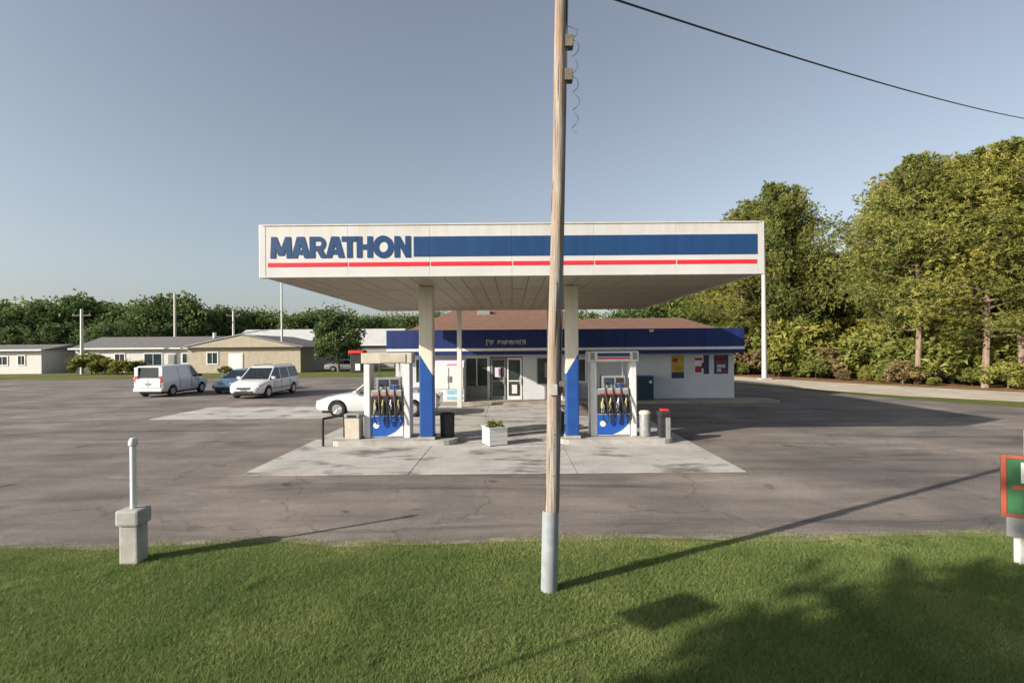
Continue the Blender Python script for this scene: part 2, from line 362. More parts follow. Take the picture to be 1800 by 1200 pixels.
# concrete pad, in slabs
pad = thing('concrete_pad', None, None, (0, 11, 0)); pad['kind'] = 'structure'
def slabs(x0, x1, nx, y0, y1, ny):
    for i in range(nx):
        for j in range(ny):
            a = x0 + (x1 - x0) * i / nx; b = x0 + (x1 - x0) * (i + 1) / nx; c = y0 + (y1 - y0) * j / ny; d = y0 + (y1 - y0) * (j + 1) / ny
            part('slab', MB().box(a + .008, b - .008, c + .008, d - .008, -0.08, 0.022 + random.uniform(-.002, .002), 0.006), M_CONC, pad)
slabs(-5.85, 5.0, 3, 10.95, 20.0, 3)
slabs(-14.2, 2.2, 5, 20.0, 24.09, 2)
# lawn
struct('lawn', MB().slab([(-60, -3), (60, -3), (60, 8.1)] + [(x, y - 0.14 - 0.06 * math.sin(x * 2.1)) for x, y in reversed(edge)], -0.05, 0.016), M_SOIL)
rng = np.random.default_rng(3)
def blade_mesh(name, P, h, w, lean, m, tones):
    n = len(P); a = rng.uniform(0, 2 * np.pi, n); dx = np.cos(a) * w / 2; dy = np.sin(a) * w / 2
    la = rng.uniform(0, 2 * np.pi, n); lx = np.cos(la) * lean * h; ly = np.sin(la) * lean * h
    V = np.empty((n, 3, 3)); V[:, 0] = P + np.stack([dx, dy, 0 * dx], 1); V[:, 1] = P - np.stack([dx, dy, 0 * dx], 1)
    V[:, 2] = P + np.stack([lx, ly, h], 1)
    return tri_mesh(name, V.reshape(-1, 3), n, m, tones)
def tri_mesh(name, V, n, m, tones):
    me = bpy.data.meshes.new(name); me.vertices.add(len(V)); me.vertices.foreach_set('co', V.astype(np.float32).ravel())
    me.loops.add(n * 3); me.loops.foreach_set('vertex_index', np.arange(n * 3, dtype=np.int32))
    me.polygons.add(n); me.polygons.foreach_set('loop_start', np.arange(0, n * 3, 3, dtype=np.int32))
    me.update(calc_edges=True)
    at = me.attributes.new('tone', 'FLOAT', 'POINT'); at.data.foreach_set('value', np.repeat(tones, 3).astype(np.float32))
    me.materials.append(m); return me
NG = 760000
Y = 2.9 + (7.6 - 2.9) * rng.random(NG) ** 1.15; X = (rng.random(NG) * 2 - 1) * (Y * 1.06 + 0.8)
def val(x, y, s, sd):      # cheap smooth value noise
    r = np.random.default_rng(sd); G = r.random((64, 64)); u = ((x + 40) * s) % 62.99; v = ((y + 3) * s) % 62.99
    i = u.astype(int); j = v.astype(int); fu = u - i; fv = v - j; fu = fu * fu * (3 - 2 * fu); fv = fv * fv * (3 - 2 * fv)
    return G[i, j] * (1 - fu) * (1 - fv) + G[i + 1, j] * fu * (1 - fv) + G[i, j + 1] * (1 - fu) * fv + G[i + 1, j + 1] * fu * fv
ey = 7.22 + 0.012 * X + 0.05 * np.sin(X * 1.3) + 0.03 * np.sin(X * 3.7 + 1)
den = 0.45 * val(X, Y, 1.1, 1) + 0.35 * val(X, Y, 3.1, 2) + 0.2 * val(X, Y, 8, 5)
keep = (Y < ey - 0.04 + 0.35 * (den - 0.5) + 0.10 * rng.normal(size=NG)) & (rng.random(NG) < np.clip(0.45 + 1.0 * den - 1.6 * np.clip(val(X, Y, 1.5, 31) * .6 + val(X, Y, 5.5, 32) * .4 - .72, 0, 1) * 4, .05, 1))
X, Y, den = X[keep], Y[keep], den[keep]; n = len(X)
nearedge = np.clip((ey[keep] - Y) / 0.5, 0.35, 1)
tuft = np.clip((val(X, Y, 4.7, 21) - .80) * 5, 0, 1) * np.clip((val(X, Y, 1.9, 22) - .4) * 3, 0, 1)
H = (1 + 1.3 * tuft) * (0.018 + 0.04 * den * rng.random(n)) * nearedge + 0.008
tone = np.clip(0.05 + 0.45 * val(X, Y, 0.9, 9) + 0.3 * val(X, Y, 2.7, 11) + 0.4 * (rng.random(n) - 0.4) + 0.25 * (1 - nearedge), 0, 1)
g = link('lawn_grass', blade_mesh('lawn_grass', np.stack([X, Y, np.full(n, 0.012)], 1), H, 0.005 + 0.004 * rng.random(n), 0.8, M_GRASS, tone))
tag(g, 'short mown green grass of the roadside lawn in the foreground', 'grass', kind='stuff')

# ------------------------------------------------------------------ fuel canopy
CX0, CX1, CY0, CY1, CZ0, CZ1 = -5.95, 5.98, 12.05, 23.5, 4.42, 5.60
can = thing('fuel_canopy', 'large flat white fuel canopy with blue and red banded fascia standing over the pumps', 'canopy', (0, 14.45, 0))
part('roof_deck', MB().box(CX0 + .14, CX1 - .14, CY0 + .14, CY1 - .14, CZ0 + .35, CZ1 - .12), M_GALV, can)
NP = 6; pw = (CX1 - CX0 - 0.34) / NP; px0 = CX0 + 0.17
BZ0, BZ1, RZ0, RZ1 = 4.86, 5.33, 4.64, 4.735
TX1 = px0 + 3.42
def bandpart(name, a, b, z0, z1, y, m, p):
    if b - a > 0.02: part(name, MB().box(a, b, y - .012, y + .002, z0, z1, 0.003), m, p)
front = []
for i in range(NP):
    a, b = px0 + i * pw, px0 + (i + 1) * pw
    f = part('fascia_panel', MB().box(a + .002, b - .002, CY0, CY0 + .1, CZ0, CZ1, 0.004), M_CW, can)
    front.append(f)
    ba = max(a, TX1 + 0.06) if i < 2 else a
    bb = b - (0.02 if i == NP - 1 else 0)
    if ba < b: bandpart('blue_band', ba + .003, bb - .003, BZ0, BZ1, CY0, M_BLUE, f)
    bandpart('red_band', a + .02 + (0.03 if i == 0 else 0), bb - .02, RZ0, RZ1, CY0, M_RED, f)
# top flashing and bottom lip
part('top_flashing', MB().box(CX0 + .1, CX1 - .1, CY0 - .02, CY0 + .1, CZ1 + .002, CZ1 + .035, 0.006), M_CW, can)
part('bottom_lip', MB().box(CX0 + .17, CX1 - .17, CY0 - .015, CY0 + .09, CZ0 - .03, CZ0 - .002, 0.005), M_CW, can)
# chamfered corners
for sx, xa in ((-1, CX0), (1, CX1)):
    part('corner_panel', MB().slab([(xa, CY0 + .2), (xa, CY0 + 0.03), (xa - sx * .03, CY0 - 0.006), (xa - sx * .166, CY0 - 0.006), (xa - sx * .166, CY0 + .2)], CZ0 - .03, CZ1 + .035), M_CW, can)
for xa in (CX0, CX1 - .1):
    for k in range(5):
        y0 = CY0 + .205 + k * (CY1 - CY0 - .25) / 5; y1 = CY0 + .205 + (k + 1) * (CY1 - CY0 - .25) / 5
        f = part('side_panel', MB().box(xa, xa + .1, y0 + .004, y1 - .004, CZ0, CZ1, 0.008), M_CW, can)
        xs = xa - .012 if xa < 0 else xa + .098
        part('blue_band', MB().box(xs, xs + .014, y0 + .01, y1 - .01, BZ0, BZ1, .003), M_BLUE, f)
        part('red_band', MB().box(xs, xs + .014, y0 + .02, y1 - .02, RZ0, RZ1, .003), M_RED, f)
part('rear_panel', MB().box(CX0 + .1, CX1 - .1, CY1 - .1, CY1, CZ0, CZ1, 0.01), M_CW, can)
# soffit decking, ribs along the depth, with one cross joint
nS = 28; sw = (CX1 - CX0 - .22) / nS
sm = {}
for j, (ya, yb) in enumerate(((CY0 + .1, 15.2), (15.2, 19.4), (19.4, CY1 - .1))):
    me = MB().box(0.006, sw - .006, ya + .006, yb - .006, CZ0 + .0, CZ0 + .04, 0.008).mesh('soffit_panel', M_SOFF)
    for i in range(nS):
        o = link('soffit_panel', me, can); o.location = (CX0 + .11 + i * sw, 0, 0.012 + 0.003 * ((i * 7 + j) % 3))
part('soffit_backing', MB().box(CX0 + .1, CX1 - .1, CY0 + .1, CY1 - .1, CZ0 + .07, CZ0 + .3), M_SOFF, can)
# lettering on the fascia, heavy grotesque capitals
LH = 0.50; LZ = 4.845
def P(poly): return poly
st = 0.27   # stem width relative to letter height
def stroke(x0, z0, x1, z1, w):     # slanted stem as polygon, horizontal cuts
    return [(x0, z0), (x0 + w, z0), (x1 + w, z1), (x1, z1)]
GL = {
 'M': (1.12, [stroke(0, 0, .06, 1, st), stroke(.06, 1, .42, .12, .27)[:4], stroke(.79, 1, .43, .12, .27), stroke(.85, 0, .79, 1, st)]),
 'A': (0.98, [stroke(0, 0, .30, 1, .30), stroke(.68, 0, .38, 1, .30), [(.2, .16), (.78, .16), (.72, .38), (.27, .38)]]),
 'T': (0.80, [[(0, .76), (.80, .76), (.80, 1), (0, 1)], [(.27, 0), (.54, 0), (.54, .78), (.27, .78)]]),
 'H': (0.82, [[(0, 0), (st, 0), (st, 1), (0, 1)], [(.55, 0), (.82, 0), (.82, 1), (.55, 1)], [(.2, .38), (.62, .38), (.62, .62), (.2, .62)]]),
 'N': (0.84, [[(0, 0), (st, 0), (st, 1), (0, 1)], [(.57, 0), (.84, 0), (.84, 1), (.57, 1)], stroke(.58, 0, 0.0, 1, .27)]),
}
def ring(cx, cz, ro, ri, n=28, a0=0, a1=2 * math.pi, ax=1.0):
    segs = []
    for k in range(n):
        t0 = a0 + (a1 - a0) * k / n; t1 = a0 + (a1 - a0) * (k + 1) / n
        segs.append([(cx + ro * ax * math.cos(t0), cz + ro * math.sin(t0)), (cx + ro * ax * math.cos(t1), cz + ro * math.sin(t1)),
                     (cx + ri * ax * math.cos(t1), cz + ri * math.sin(t1)), (cx + ri * ax * math.cos(t0), cz + ri * math.sin(t0))])
    return segs
GL['O'] = (1.06, ring(.53, .5, .53, .25))
GL['R'] = (0.88, [[(0, 0), (st, 0), (st, 1), (0, 1)], [(.2, .79), (.52, .79), (.52, 1), (.2, 1)], [(.2, .34), (.52, .34), (.52, .56), (.2, .56)]] +
           ring(.50, .67, .33, .12, 10, -math.pi / 2, math.pi / 2) + [stroke(.58, 0, .34, .42, .31)])
word = 'MARATHON'; gaps = {'MA': -.03, 'AR': -.02, 'RA': -.05, 'AT': -.14, 'TH': -.02, 'HO': .03, 'ON': .05}
tot = sum(GL[c][0] for c in word) + sum(gaps.values()); ls = 3.30 / tot
x = px0 + 0.11
for i, c in enumerate(word):
    w, polys = GL[c]; mb = MB()
    for q, pl in enumerate(polys): mb.prism([(x + u * ls, LZ + v * LH) for u, v in pl], CY0 - .016 - 0.0004 * (q % 4), CY0 + .002)
    part('letter', mb, M_BLUE, front[min(int((x - px0) / pw), NP - 1)])
    x += (w + (gaps.get(word[i:i + 2], 0) if i < len(word) - 1 else 0)) * ls
# columns
for cx, cy, w, sg in ((-2.40, 14.45, 0.39, 1), (1.68, 14.45, 0.36, -1)):
    me = MB().box(-w / 2, w / 2, -w / 2, w / 2, 0.0, CZ0 + .012, 0.035).mesh('column', column_paint('column_paint_' + ('slant' if sg > 0 else 'counter_slant'), sg))
    o = link('column', me, can); o.location = (cx, cy, 0)
    b = MB().box(cx - w * .62, cx + w * .62, cy - w * .62, cy + w * .62, .16, .24, .02); part('column_footing', b, M_CURB, can)
for cx in (-2.38, 1.70):
    part('rear_post', MB().box(cx - .1, cx + .1, 23.1, 23.3, 0, CZ0 + .012, .015), M_TRIM, can)

# ------------------------------------------------------------------ pump islands
def island(x0, x1, label):
    mb = MB(); r = .35; yc = 14.72; hw = .62; poly = []
    for k in range(9): t = math.pi / 2 + math.pi * k / 8; poly.append((x0 + r + r * math.cos(t), yc + hw * math.sin(t)))
    for k in range(9): t = -math.pi / 2 + math.pi * k / 8; poly.append((x1 - r + r * math.cos(t), yc + hw * math.sin(t)))
    mb.slab(poly, 0.0, 0.16); i = part('pump_island', mb, M_CURB); i['_o'] = (0, 0, 0)
    tag(i, label, 'kerb island', 'raised concrete pump islands'); return i
island(-5.15, -1.55, 'raised concrete kerb island carrying the left fuel pump')
island(1.2, 4.55, 'raised concrete kerb island carrying the right fuel pump')

def pump(loc, label, left):
    t = localthing('fuel_pump', label, 'fuel pump', loc, 0, 'fuel pumps under the canopy'); L = MB
    # side posts
    for sx in (-1, 1):
        part('side_post', L().box(sx * .57 - .085, sx * .57 + .085, -.24, .24, 0, 2.12, .02), M_PUMPW, t)
    hd = part('header', L().box(-.72, .72, -.27, .27, 2.122, 2.42, .02), M_PUMPW if not left else M_BEIGE, t)
    if not left:
        part('blue_band', L().box(-.46, .46, -.283, -.268, 2.27, 2.37, .003), M_BLUE, hd)
        part('red_band', L().box(-.46, .46, -.283, -.268, 2.20, 2.245, .003), M_RED, hd)
        for sx in (-1, 1): part('end_badge', L().box(sx * .60 - .06, sx * .60 + .06, -.283, -.268, 2.18, 2.38, .004), M_GREYP, hd)
    else:
        part('header_panel', L().box(-.2, .55, -.29, -.268, 2.15, 2.39, .006), M_CREAM, hd)
        e = part('sign_box', L().box(-1.05, -.722, -.2, .1, 1.86, 2.40, .02), M_DARK, t)
        part('topper', L().box(-1.09, -.66, -.24, .14, 2.402, 2.50, .02), M_REDP, e)
        part('notice', L().box(-.90, -.76, -.213, -.198, 1.93, 2.12, .003), M_PUMPW, e)
    # cabinet
    cab = part('cabinet', L().box(-.478, .478, -.21, .21, .02, 1.36, .015), M_PUMPW, t)
    door = part('lower_door', L().box(-.46, .46, -.228, -.208, .05, .62, .008), M_PUMPB, cab)
    sw_ = [(-.02, .055), (.455, .055), (.455, .44), (.38, .30), (.25, .18), (.1, .10)]
    part('white_swoosh', L().prism(sw_, -.234, -.226), M_PUMPW, cab)
    em = L().lathe([(.001, -.236), (.085, -.236), (.085, -.226), (.001, -.226)], (-.31, 0, .36), 20, 'Y'); part('emblem', em, M_PUMPW, cab)
    nz = part('nozzle_bay', L().box(-.46, .46, -.226, -.209, .64, 1.18, .006), M_DARK, cab)
    part('control_panel', L().box(-.46, .46, -.232, -.209, 1.19, 1.345, .008), M_GREYP, cab)
    for k in range(4):
        x = -.33 + k * .22
        n = L().box(x - .035, x + .035, -.30, -.23, .80, .98, .012).tube([(x, -.27, .95), (x + .01, -.31, 1.03), (x + .015, -.30, 1.10)], [.03, .022, .016], 8)
        nn = part('nozzle', n, M_YEL if k != 2 else M_PUMPW, t)
        part('nozzle_spout', L().tube([(x + .0, -.29, .83), (x - .02, -.33, .76), (x - .03, -.31, .69)], .014, 8), M_STEEL, nn)
        ph = k * 1.1
        hose = [(x, -.25, 1.02), (x + .05 * math.cos(ph), -.33, .86), (x + .07 * math.sin(ph), -.38, .64), (x + .04, -.36, .48), (x + .1, -.36, .42 + .03 * k), (x + .15, -.35, .52), (x + .14, -.33, .85), (x + .1, -.25, 1.25), (x + .09, -.21, 1.55)]
        part('hose', L().tube(smooth_path(hose, 4), .019, 7), M_BLACK, t)
    # upper head with screens and valance
    hdm = part('dispenser_head', L().box(-.33, .36, -.15, .15, 1.362, 1.72, .02), M_GREYP, t)
    part('screen', L().box(-.26, .02, -.165, -.148, 1.47, 1.66, .006), M_SCREEN, hdm)
    part('price_display', L().box(.08, .30, -.165, -.148, 1.52, 1.66, .006), M_DARK, hdm)
    part('card_reader', L().box(.10, .28, -.17, -.148, 1.39, 1.49, .006), M_PUMPB, hdm)
    for x in (-.28, .31): part('hose_mast', L().tube([(x, .02, 1.72), (x, .02, 2.12)], .022, 8), M_STEEL, t)
    part('red_label', L().box(-.40, .30, -.239, -.231, 1.20, 1.235, .002), M_REDP, cab)
    return t
def smooth_path(p, k):
    p = [Vector(q) for q in p]; out = []
    for i in range(len(p) - 1):
        a, b, c, d = p[max(i - 1, 0)], p[i], p[i + 1], p[min(i + 2, len(p) - 1)]
        for j in range(k):
            t = j / k; out.append(0.5 * ((2 * b) + (c - a) * t + (2 * a - 5 * b + 4 * c - d) * t * t + (3 * b - a - 3 * c + d) * t ** 3))
    out.append(p[-1]); return out
pump((2.88, 14.8, .16), 'white and blue fuel pump with striped header beside the right column', False)
pump((-3.57, 14.8, .16), 'white and blue fuel pump with plain beige header left of the left column', True)

# bins and guards at the islands
def bin_round(x, y, z, h, r, m, ml, label, lidcol=None, grp=None):
    t = localthing('trash_bin', label, 'trash bin', (x, y, z), 0, grp)
    part('bin_body', MB().lathe([(r * .9, 0), (r * .95, .03), (r, h * .8), (r, h * .86)], n=24), m, t, True)
    part('bin_lid', MB().lathe([(r * 1.04, h * .862), (r * 1.04, h * .92), (r * .8, h * .98), (r * .3, h)], n=24), ml, t, True)
    return t
def bin_square(x, y, z, w, d, h, m, ml, label):
    t = localthing('trash_bin', label, 'trash bin', (x, y, z), 0)
    part('bin_body', MB().box(-w / 2, w / 2, -d / 2, d / 2, 0, h * .82, .02), m, t)
    part('bin_lid', MB().box(-w / 2 - .015, w / 2 + .015, -d / 2 - .015, d / 2 + .015, h * .822, h, .04), ml, t)
    part('bin_opening', MB().box(-w * .3, w * .3, -d / 2 - .02, -d / 2 - .0, h * .86, h * .95, .004), M_BLACK, t)
    return t
bin_square(-4.52, 14.6, .16, .42, .42, .72, M_BEIGE, M_GREYP, 'beige square bin on the left pump island beside the black guard rail')
bin_round(-1.88, 14.75, .16, .70, .21, M_DARK, M_DARK, 'dark round bin just right of the left canopy column')
bin_round(1.30, 14.75, .16, .72, .20, M_DARK, M_DARK, 'dark round bin just left of the right canopy column')
bin_round(3.76, 14.55, .16, .74, .16, M_STEEL, M_BEIGE, 'slim pale metal bin beside the right fuel pump')
b = bin_square(4.27, 14.45, .022, .30, .34, .86, M_DARK, M_DARK, 'tall dark bin with a red top at the right island end')
part('red_top', MB().box(-.1, .13, -.1, .1, .86, .92, .02), M_REDP, b)
part('front_panel', MB().box(0, .13, -.195, -.172, .1, .7, .01), M_GREYP, b)
def guard(x, y, label):
    t = tag(part('guard_rail', MB().tube(smooth_path([(x - .22, y - .25, 0), (x - .22, y - .25, .7), (x - .17, y - .2, .78), (x + .12, y + .3, .78), (x + .17, y + .35, .7), (x + .17, y + .35, 0)], 4), .035, 10), M_BLACK, None, True), label, 'guard rail')
    return t
guard(-5.02, 14.4, 'black bent tube guard rail at the left end of the left pump island')
# white planter, turned a little
pl = localthing('planter_box', 'white wooden planter box standing between the two pump islands', 'planter', (-.50, 14.25, .022), R(24))
for k in range(4):
    z0 = .02 + k * .115
    for q, (a, b_, c, d) in enumerate(((-.27, .27, -.27, -.245), (-.27, .27, .245, .27), (-.27, -.245, -.243, .243), (.245, .27, -.243, .243))):
        part('board', MB().box(a, b_, c, d, z0, z0 + .11, .004), M_WOODW, pl)
part('rim', MB().box(-.29, .29, -.29, -.24, .48, .505, .004).box(-.29, .29, .24, .29, .48, .505, .004).box(-.29, -.24, -.238, .238, .48, .505, .004).box(.24, .29, -.238, .238, .48, .505, .004), M_WOODW, pl)
part('potting_soil', MB().box(-.24, .24, -.24, .24, .02, .44), mat('soil', (.05, .035, .025), .95, .3, 20), pl)
def leaf_tris(centers, size, per, m, name, elong=2.0, tonev=None, up=0.0):
    n = len(centers) * per; C = np.repeat(centers, per, 0)
    d = rng.normal(size=(n, 3)); d[:, 2] += up; d /= np.linalg.norm(d, axis=1)[:, None]
    s = rng.normal(size=(n, 3)); s -= d * (s * d).sum(1)[:, None]; s /= np.linalg.norm(s, axis=1)[:, None]
    L = size * (0.6 + 0.8 * rng.random(n))[:, None]; W = L / elong / 2
    V = np.empty((n, 3, 3)); V[:, 0] = C + d * L; V[:, 1] = C + s * W; V[:, 2] = C - s * W
    tn = np.clip(np.repeat(tonev, per) + 0.25 * (rng.random(n) - .5), 0, 1) if tonev is not None else rng.random(n)
    return tri_mesh(name, V.reshape(-1, 3), n, m, tn)
cs = np.stack([rng.uniform(-.2, .2, 60), rng.uniform(-.2, .2, 60), .46 + .16 * rng.random(60) ** 2], 1)
fl = link('petunias', leaf_tris(cs, .07, 9, M_BRUSH, 'petunias', 1.6), None); fl.parent = None
fl.name = 'flower_plant'; fl.location = (-.50, 14.25, .022); tag(fl, 'low leafy plants growing in the white planter box', 'plant')
tw = MB()
for k in range(7):
    a, b_ = random.uniform(-.2, .2), random.uniform(-.2, .2); tw.tube([(a, b_, .44), (a * 1.2, b_ * 1.1, .6), (a * 1.5, b_ * 1.2, .72 + random.random() * .1)], .006, 5)
o = link('stem', tw.mesh('stem', M_BARKG), None); o.parent = fl

# ------------------------------------------------------------------ store
SX0, SX1, SY0, SY1 = -5.8, 11.05, 25.5, 37.0
st_ = thing('store_building', 'low white convenience store with blue fascia and brown shingle roof behind the canopy', 'store', (0, 25.5, 0))
WZ = 2.5
ops = [(-4.85, -4.0, .95, 2.2), (-2.35, -1.18, .12, 2.25), (-1.10, .52, .05, 2.25), (1.22, 2.02, .85, 2.2), (2.75, 3.7, .95, 2.15)]  # openings x0,x1,z0,z1
wall = MB()
xs = SX0
for (a, b_, z0, z1) in ops:
    wall.box(xs, a, SY0, SY0 + .2, 0, WZ)
    wall.box(a, b_, SY0, SY0 + .2, 0, z0 - .0) ; wall.box(a, b_, SY0, SY0 + .2, z1, WZ); xs = b_
wall.box(xs, SX1, SY0, SY0 + .2, 0, WZ)
part('front_wall', wall, M_WALL, st_)
part('side_wall', MB().box(SX1 - .2, SX1, SY0 + .2, SY1, 0, WZ), M_WALL, st_); part('side_wall', MB().box(SX0, SX0 + .2, SY0 + .2, SY1, 0, WZ), M_WALL, st_)
part('rear_wall', MB().box(SX0 + .2, SX1 - .2, SY1 - .2, SY1, 0, WZ), M_WALL, st_)
part('interior', MB().box(SX0 + .3, SX1 - .3, SY0 + 2.5, SY0 + 2.6, 0, 2.4), mat('shop_interior', (.12, .12, .11), .9, .5, 1.5), st_)
part('shop_floor', MB().box(SX0 + .2, SX1 - .2, SY0 + .2, SY1 - .2, .0, .05), M_GREYP, st_)
part('ceiling', MB().box(SX0 + .2, SX1 - .2, SY0 + .2, SY1 - .2, 2.4, 2.49), M_GREYP, st_)
def window(a, b_, z0, z1, y, p, m=M_GLASSD, fw=.06, mull=0, mf=M_TRIM):
    f = MB().box(a, b_, y - .03, y + .06, z0, z0 + fw).box(a, b_, y - .03, y + .06, z1 - fw, z1).box(a, a + fw, y - .03, y + .06, z0 + fw, z1 - fw).box(b_ - fw, b_, y - .03, y + .06, z0 + fw, z1 - fw)
    for k in range(mull):
        xm = a + (b_ - a) * (k + 1) / (mull + 1); f.box(xm - .025, xm + .025, y - .025, y + .055, z0 + fw, z1 - fw)
    w = part('window', f, mf, p)
    part('pane', MB().box(a + fw, b_ - fw, y + .01, y + .02, z0 + fw, z1 - fw), m, w); return w
window(*ops[0], SY0 + .04, st_); w1 = window(*ops[1], SY0 + .04, st_, mull=1); w3 = window(*ops[3], SY0 + .04, st_, mull=0, mf=M_GREYP); window(*ops[4], SY0 + .04, st_)
part('kick_panel', MB().box(-2.28, -1.25, SY0 - .02, SY0 + .03, .18, .82, .01), M_GREYP, w1)
# two doors with frames
for (a, b_) in ((-1.06, -.32), (-.26, .48)):
    fr = MB().box(a, a + .08, SY0 - .02, SY0 + .06, .05, 2.2).box(b_ - .08, b_, SY0 - .02, SY0 + .06, .05, 2.2).box(a + .08, b_ - .08, SY0 - .02, SY0 + .06, 2.1, 2.2).box(a + .08, b_ - .08, SY0 - .02, SY0 + .06, .05, .3).box(a + .08, b_ - .08, SY0 - .02, SY0 + .06, 1.02, 1.08)
    d = part('door', fr, M_TRIM if a > -.5 else M_GREYP, st_)
    part('pane', MB().box(a + .08, b_ - .08, SY0 + .01, SY0 + .025, .3, 2.1), M_GLASSD, d)
    part('handle', MB().tube([(b_ - .12, SY0 - .08, .9), (b_ - .12, SY0 - .08, 1.25)], .015, 8), M_STEEL, d)
def notice(x0, x1, z0, z1, y, m, label, cols=()):
    t = tag(part('poster', MB().box(x0, x1, y - .012, y - .002, z0, z1, .002), m), label, 'poster')
    for (u0, u1, v0, v1, mm) in cols:
        part('print_block', MB().box(x0 + u0 * (x1 - x0), x0 + u1 * (x1 - x0), y - .016, y - .011, z0 + v0 * (z1 - z0), z0 + v1 * (z1 - z0)), mm, t)
    return t
notice(-.02, .24, .42, .86, SY0 - .02, M_PUMPW, 'white paper notice on the right glass door of the store')
notice(-.86, -.58, 1.25, 1.72, SY0 - .02, mat('pale_lilac', (.62, .58, .72), .6, .1, 5), 'pale lilac poster on the left glass door of the store', [(.65, 1, .1, .9, mat('plum_print', (.2, .08, .2), .6, .2, 9))])
notice(1.62, 1.95, 1.2, 1.95, SY0 - .005, M_GREYP, 'small grey poster with red and green print in the store window by the doors', [(.5, 1, .5, .8, M_REDP), (.4, 1, .1, .4, mat('green_print', (.12, .3, .06), .6, .2, 9))])
M_YP = mat('yellow_poster', (.42, .30, .04), .6, .08, 5); M_NAVY = mat('navy_print', (.03, .04, .075), .6, .2, 9); M_MAR = mat('maroon_print', (.3, .02, .04), .6, .2, 9)
M_PG = mat('grey_print', (.38, .40, .44), .6, .2, 6)
notice(7.93, 8.55, 1.12, 2.26, SY0, M_YP, 'yellow poster on the white store wall, leftmost of the three', [(.1, .5, .7, .88, M_MAR), (0, 1, 0, .27, M_NAVY), (.25, .9, .36, .5, mat('ochre_print', (.3, .22, .02), .6, .2, 9))])
notice(9.07, 9.80, 1.32, 2.26, SY0, M_PUMPW, 'dark and white poster with red blotches, middle of the three on the store wall', [(.62, 1, 0, 1, M_NAVY), (.02, .55, .72, .86, M_MAR), (.05, .5, .08, .42, M_MAR), (0.5, .62, .3, .6, M_BLACK)])
notice(10.05, 10.76, 1.32, 2.26, SY0, M_NAVY, 'navy poster with a red band, rightmost of the three on the store wall', [(.15, .85, .56, .68, M_MAR), (.2, .8, .32, .5, M_PG), (.2, .7, .84, .95, M_MAR), (.5, 1, .05, .16, M_MAR), (.2, .5, .1, .28, M_PG)])
# fascia
FX0, FX1, FY = -6.1, 11.28, 24.85
nf = 9; fwid = (FX1 - FX0) / nf; FZ1 = 3.58
fas = []
for k in range(nf):
    a, b_ = FX0 + k * fwid, FX0 + (k + 1) * fwid
    f = part('fascia_panel', MB().box(a + .003, b_ - .003, FY, FY + .12, 2.36, FZ1, .006), M_STBLUE, st_)
    part('white_band', MB().box(a + .004, b_ - .004, FY - .02, FY + .002, 2.55, 2.68, .004), M_TRIM, f); fas.append(f)
part('fascia_return', MB().box(FX1 - .12, FX1, FY + .122, FY + 3.5, 2.36, FZ1, .006), M_STBLUE, st_)
part('fascia_return', MB().box(FX0, FX0 + .12, FY + .122, FY + 3.5, 2.36, FZ1, .006), M_STBLUE, st_)
part('overhang_soffit', MB().box(FX0 + .12, FX1 - .12, FY + .12, SY0 - .002, 2.42, 2.48), M_TRIM, st_)
part('security_light', MB().box(6.66, 6.86, FY - .12, FY - .002, 3.4, 3.54, .02), M_BEIGE, fas[6])
# illegible cream lettering above the doors
xx = -1.24; k = 0
for w, h0, h1 in ((.09, .0, .30), (.05, .16, .30), (.16, .02, .26), (0, 0, 0), (.17, .06, .26), (.13, .06, .24), (.15, .05, .26), (.14, .06, .26), (.12, .05, .25), (.16, .06, .27), (.1, .05, .28), (.15, .05, .28)):
    if w:
        z = 2.8; mb = MB().box(xx, xx + .035, FY - .02, FY + .002, z + h0, z + h1); mb.box(xx + .04, xx + w, FY - .02, FY + .002, z + h1 - .045, z + h1)
        if w > .1: mb.box(xx + .04, xx + w - .02, FY - .02, FY + .002, z + (h0 + h1) / 2 - .02, z + (h0 + h1) / 2 + .02)
        if k % 2: mb.box(xx + w - .035, xx + w, FY - .021, FY + .001, z + h0, z + h1 - .05)
        part('letter', mb, M_CREAM, fas[2 if xx < -.29 else 3])
    xx += w + .035 if w else .14; k += 1
# roofs (hip), shingle courses as real steps
def hip_roof(x0, x1, y0, y1, ze, zr, hip, name, m, p, courses=14, yr=None):
    yr = yr or (y0 + y1) / 2; mb = MB()
    r = part(name, mb.add([(x0, y0, ze), (x1, y0, ze), (x1, y1, ze), (x0, y1, ze), (x0 + hip, yr, zr), (x1 - hip, yr, zr)],
             [(0, 1, 5, 4), (1, 2, 5), (2, 3, 4, 5), (3, 0, 4), (3, 2, 1, 0)]), m, p)
    for k in range(courses):
        t0 = k / courses; t1 = (k + 1) / courses
        ya, yb = y0 + (yr - y0) * t0, y0 + (yr - y0) * t1; za, zb = ze + (zr - ze) * t0, ze + (zr - ze) * t1
        a0, a1 = x0 + hip * t0, x1 - hip * t0; b0, b1 = x0 + hip * t1, x1 - hip * t1
        c = MB().add([(a0, ya, za + .035), (a1, ya, za + .035), (b1, yb, zb + .01), (b0, yb, zb + .01), (a0, ya, za + .003), (a1, ya, za + .003)],
                     [(0, 1, 2, 3), (4, 5, 1, 0), (4, 0, 3), (1, 5, 2)])
        part('shingle_course', c, m, r)
    return r
hip_roof(-5.7, 5.1, 25.0, 36.8, 3.3, 5.4, 3.2, 'roof', M_ROOFB, st_)
hip_roof(3.0, 11.1, 25.04, 36.9, 3.25, 4.35, 1.3, 'roof', M_ROOFB, st_, 12, yr=29.7)
rf = part('roof_vent', MB().box(-1.9, -1.2, 28.4, 28.9, 4.4, 4.8, .03), M_GREYP, st_)
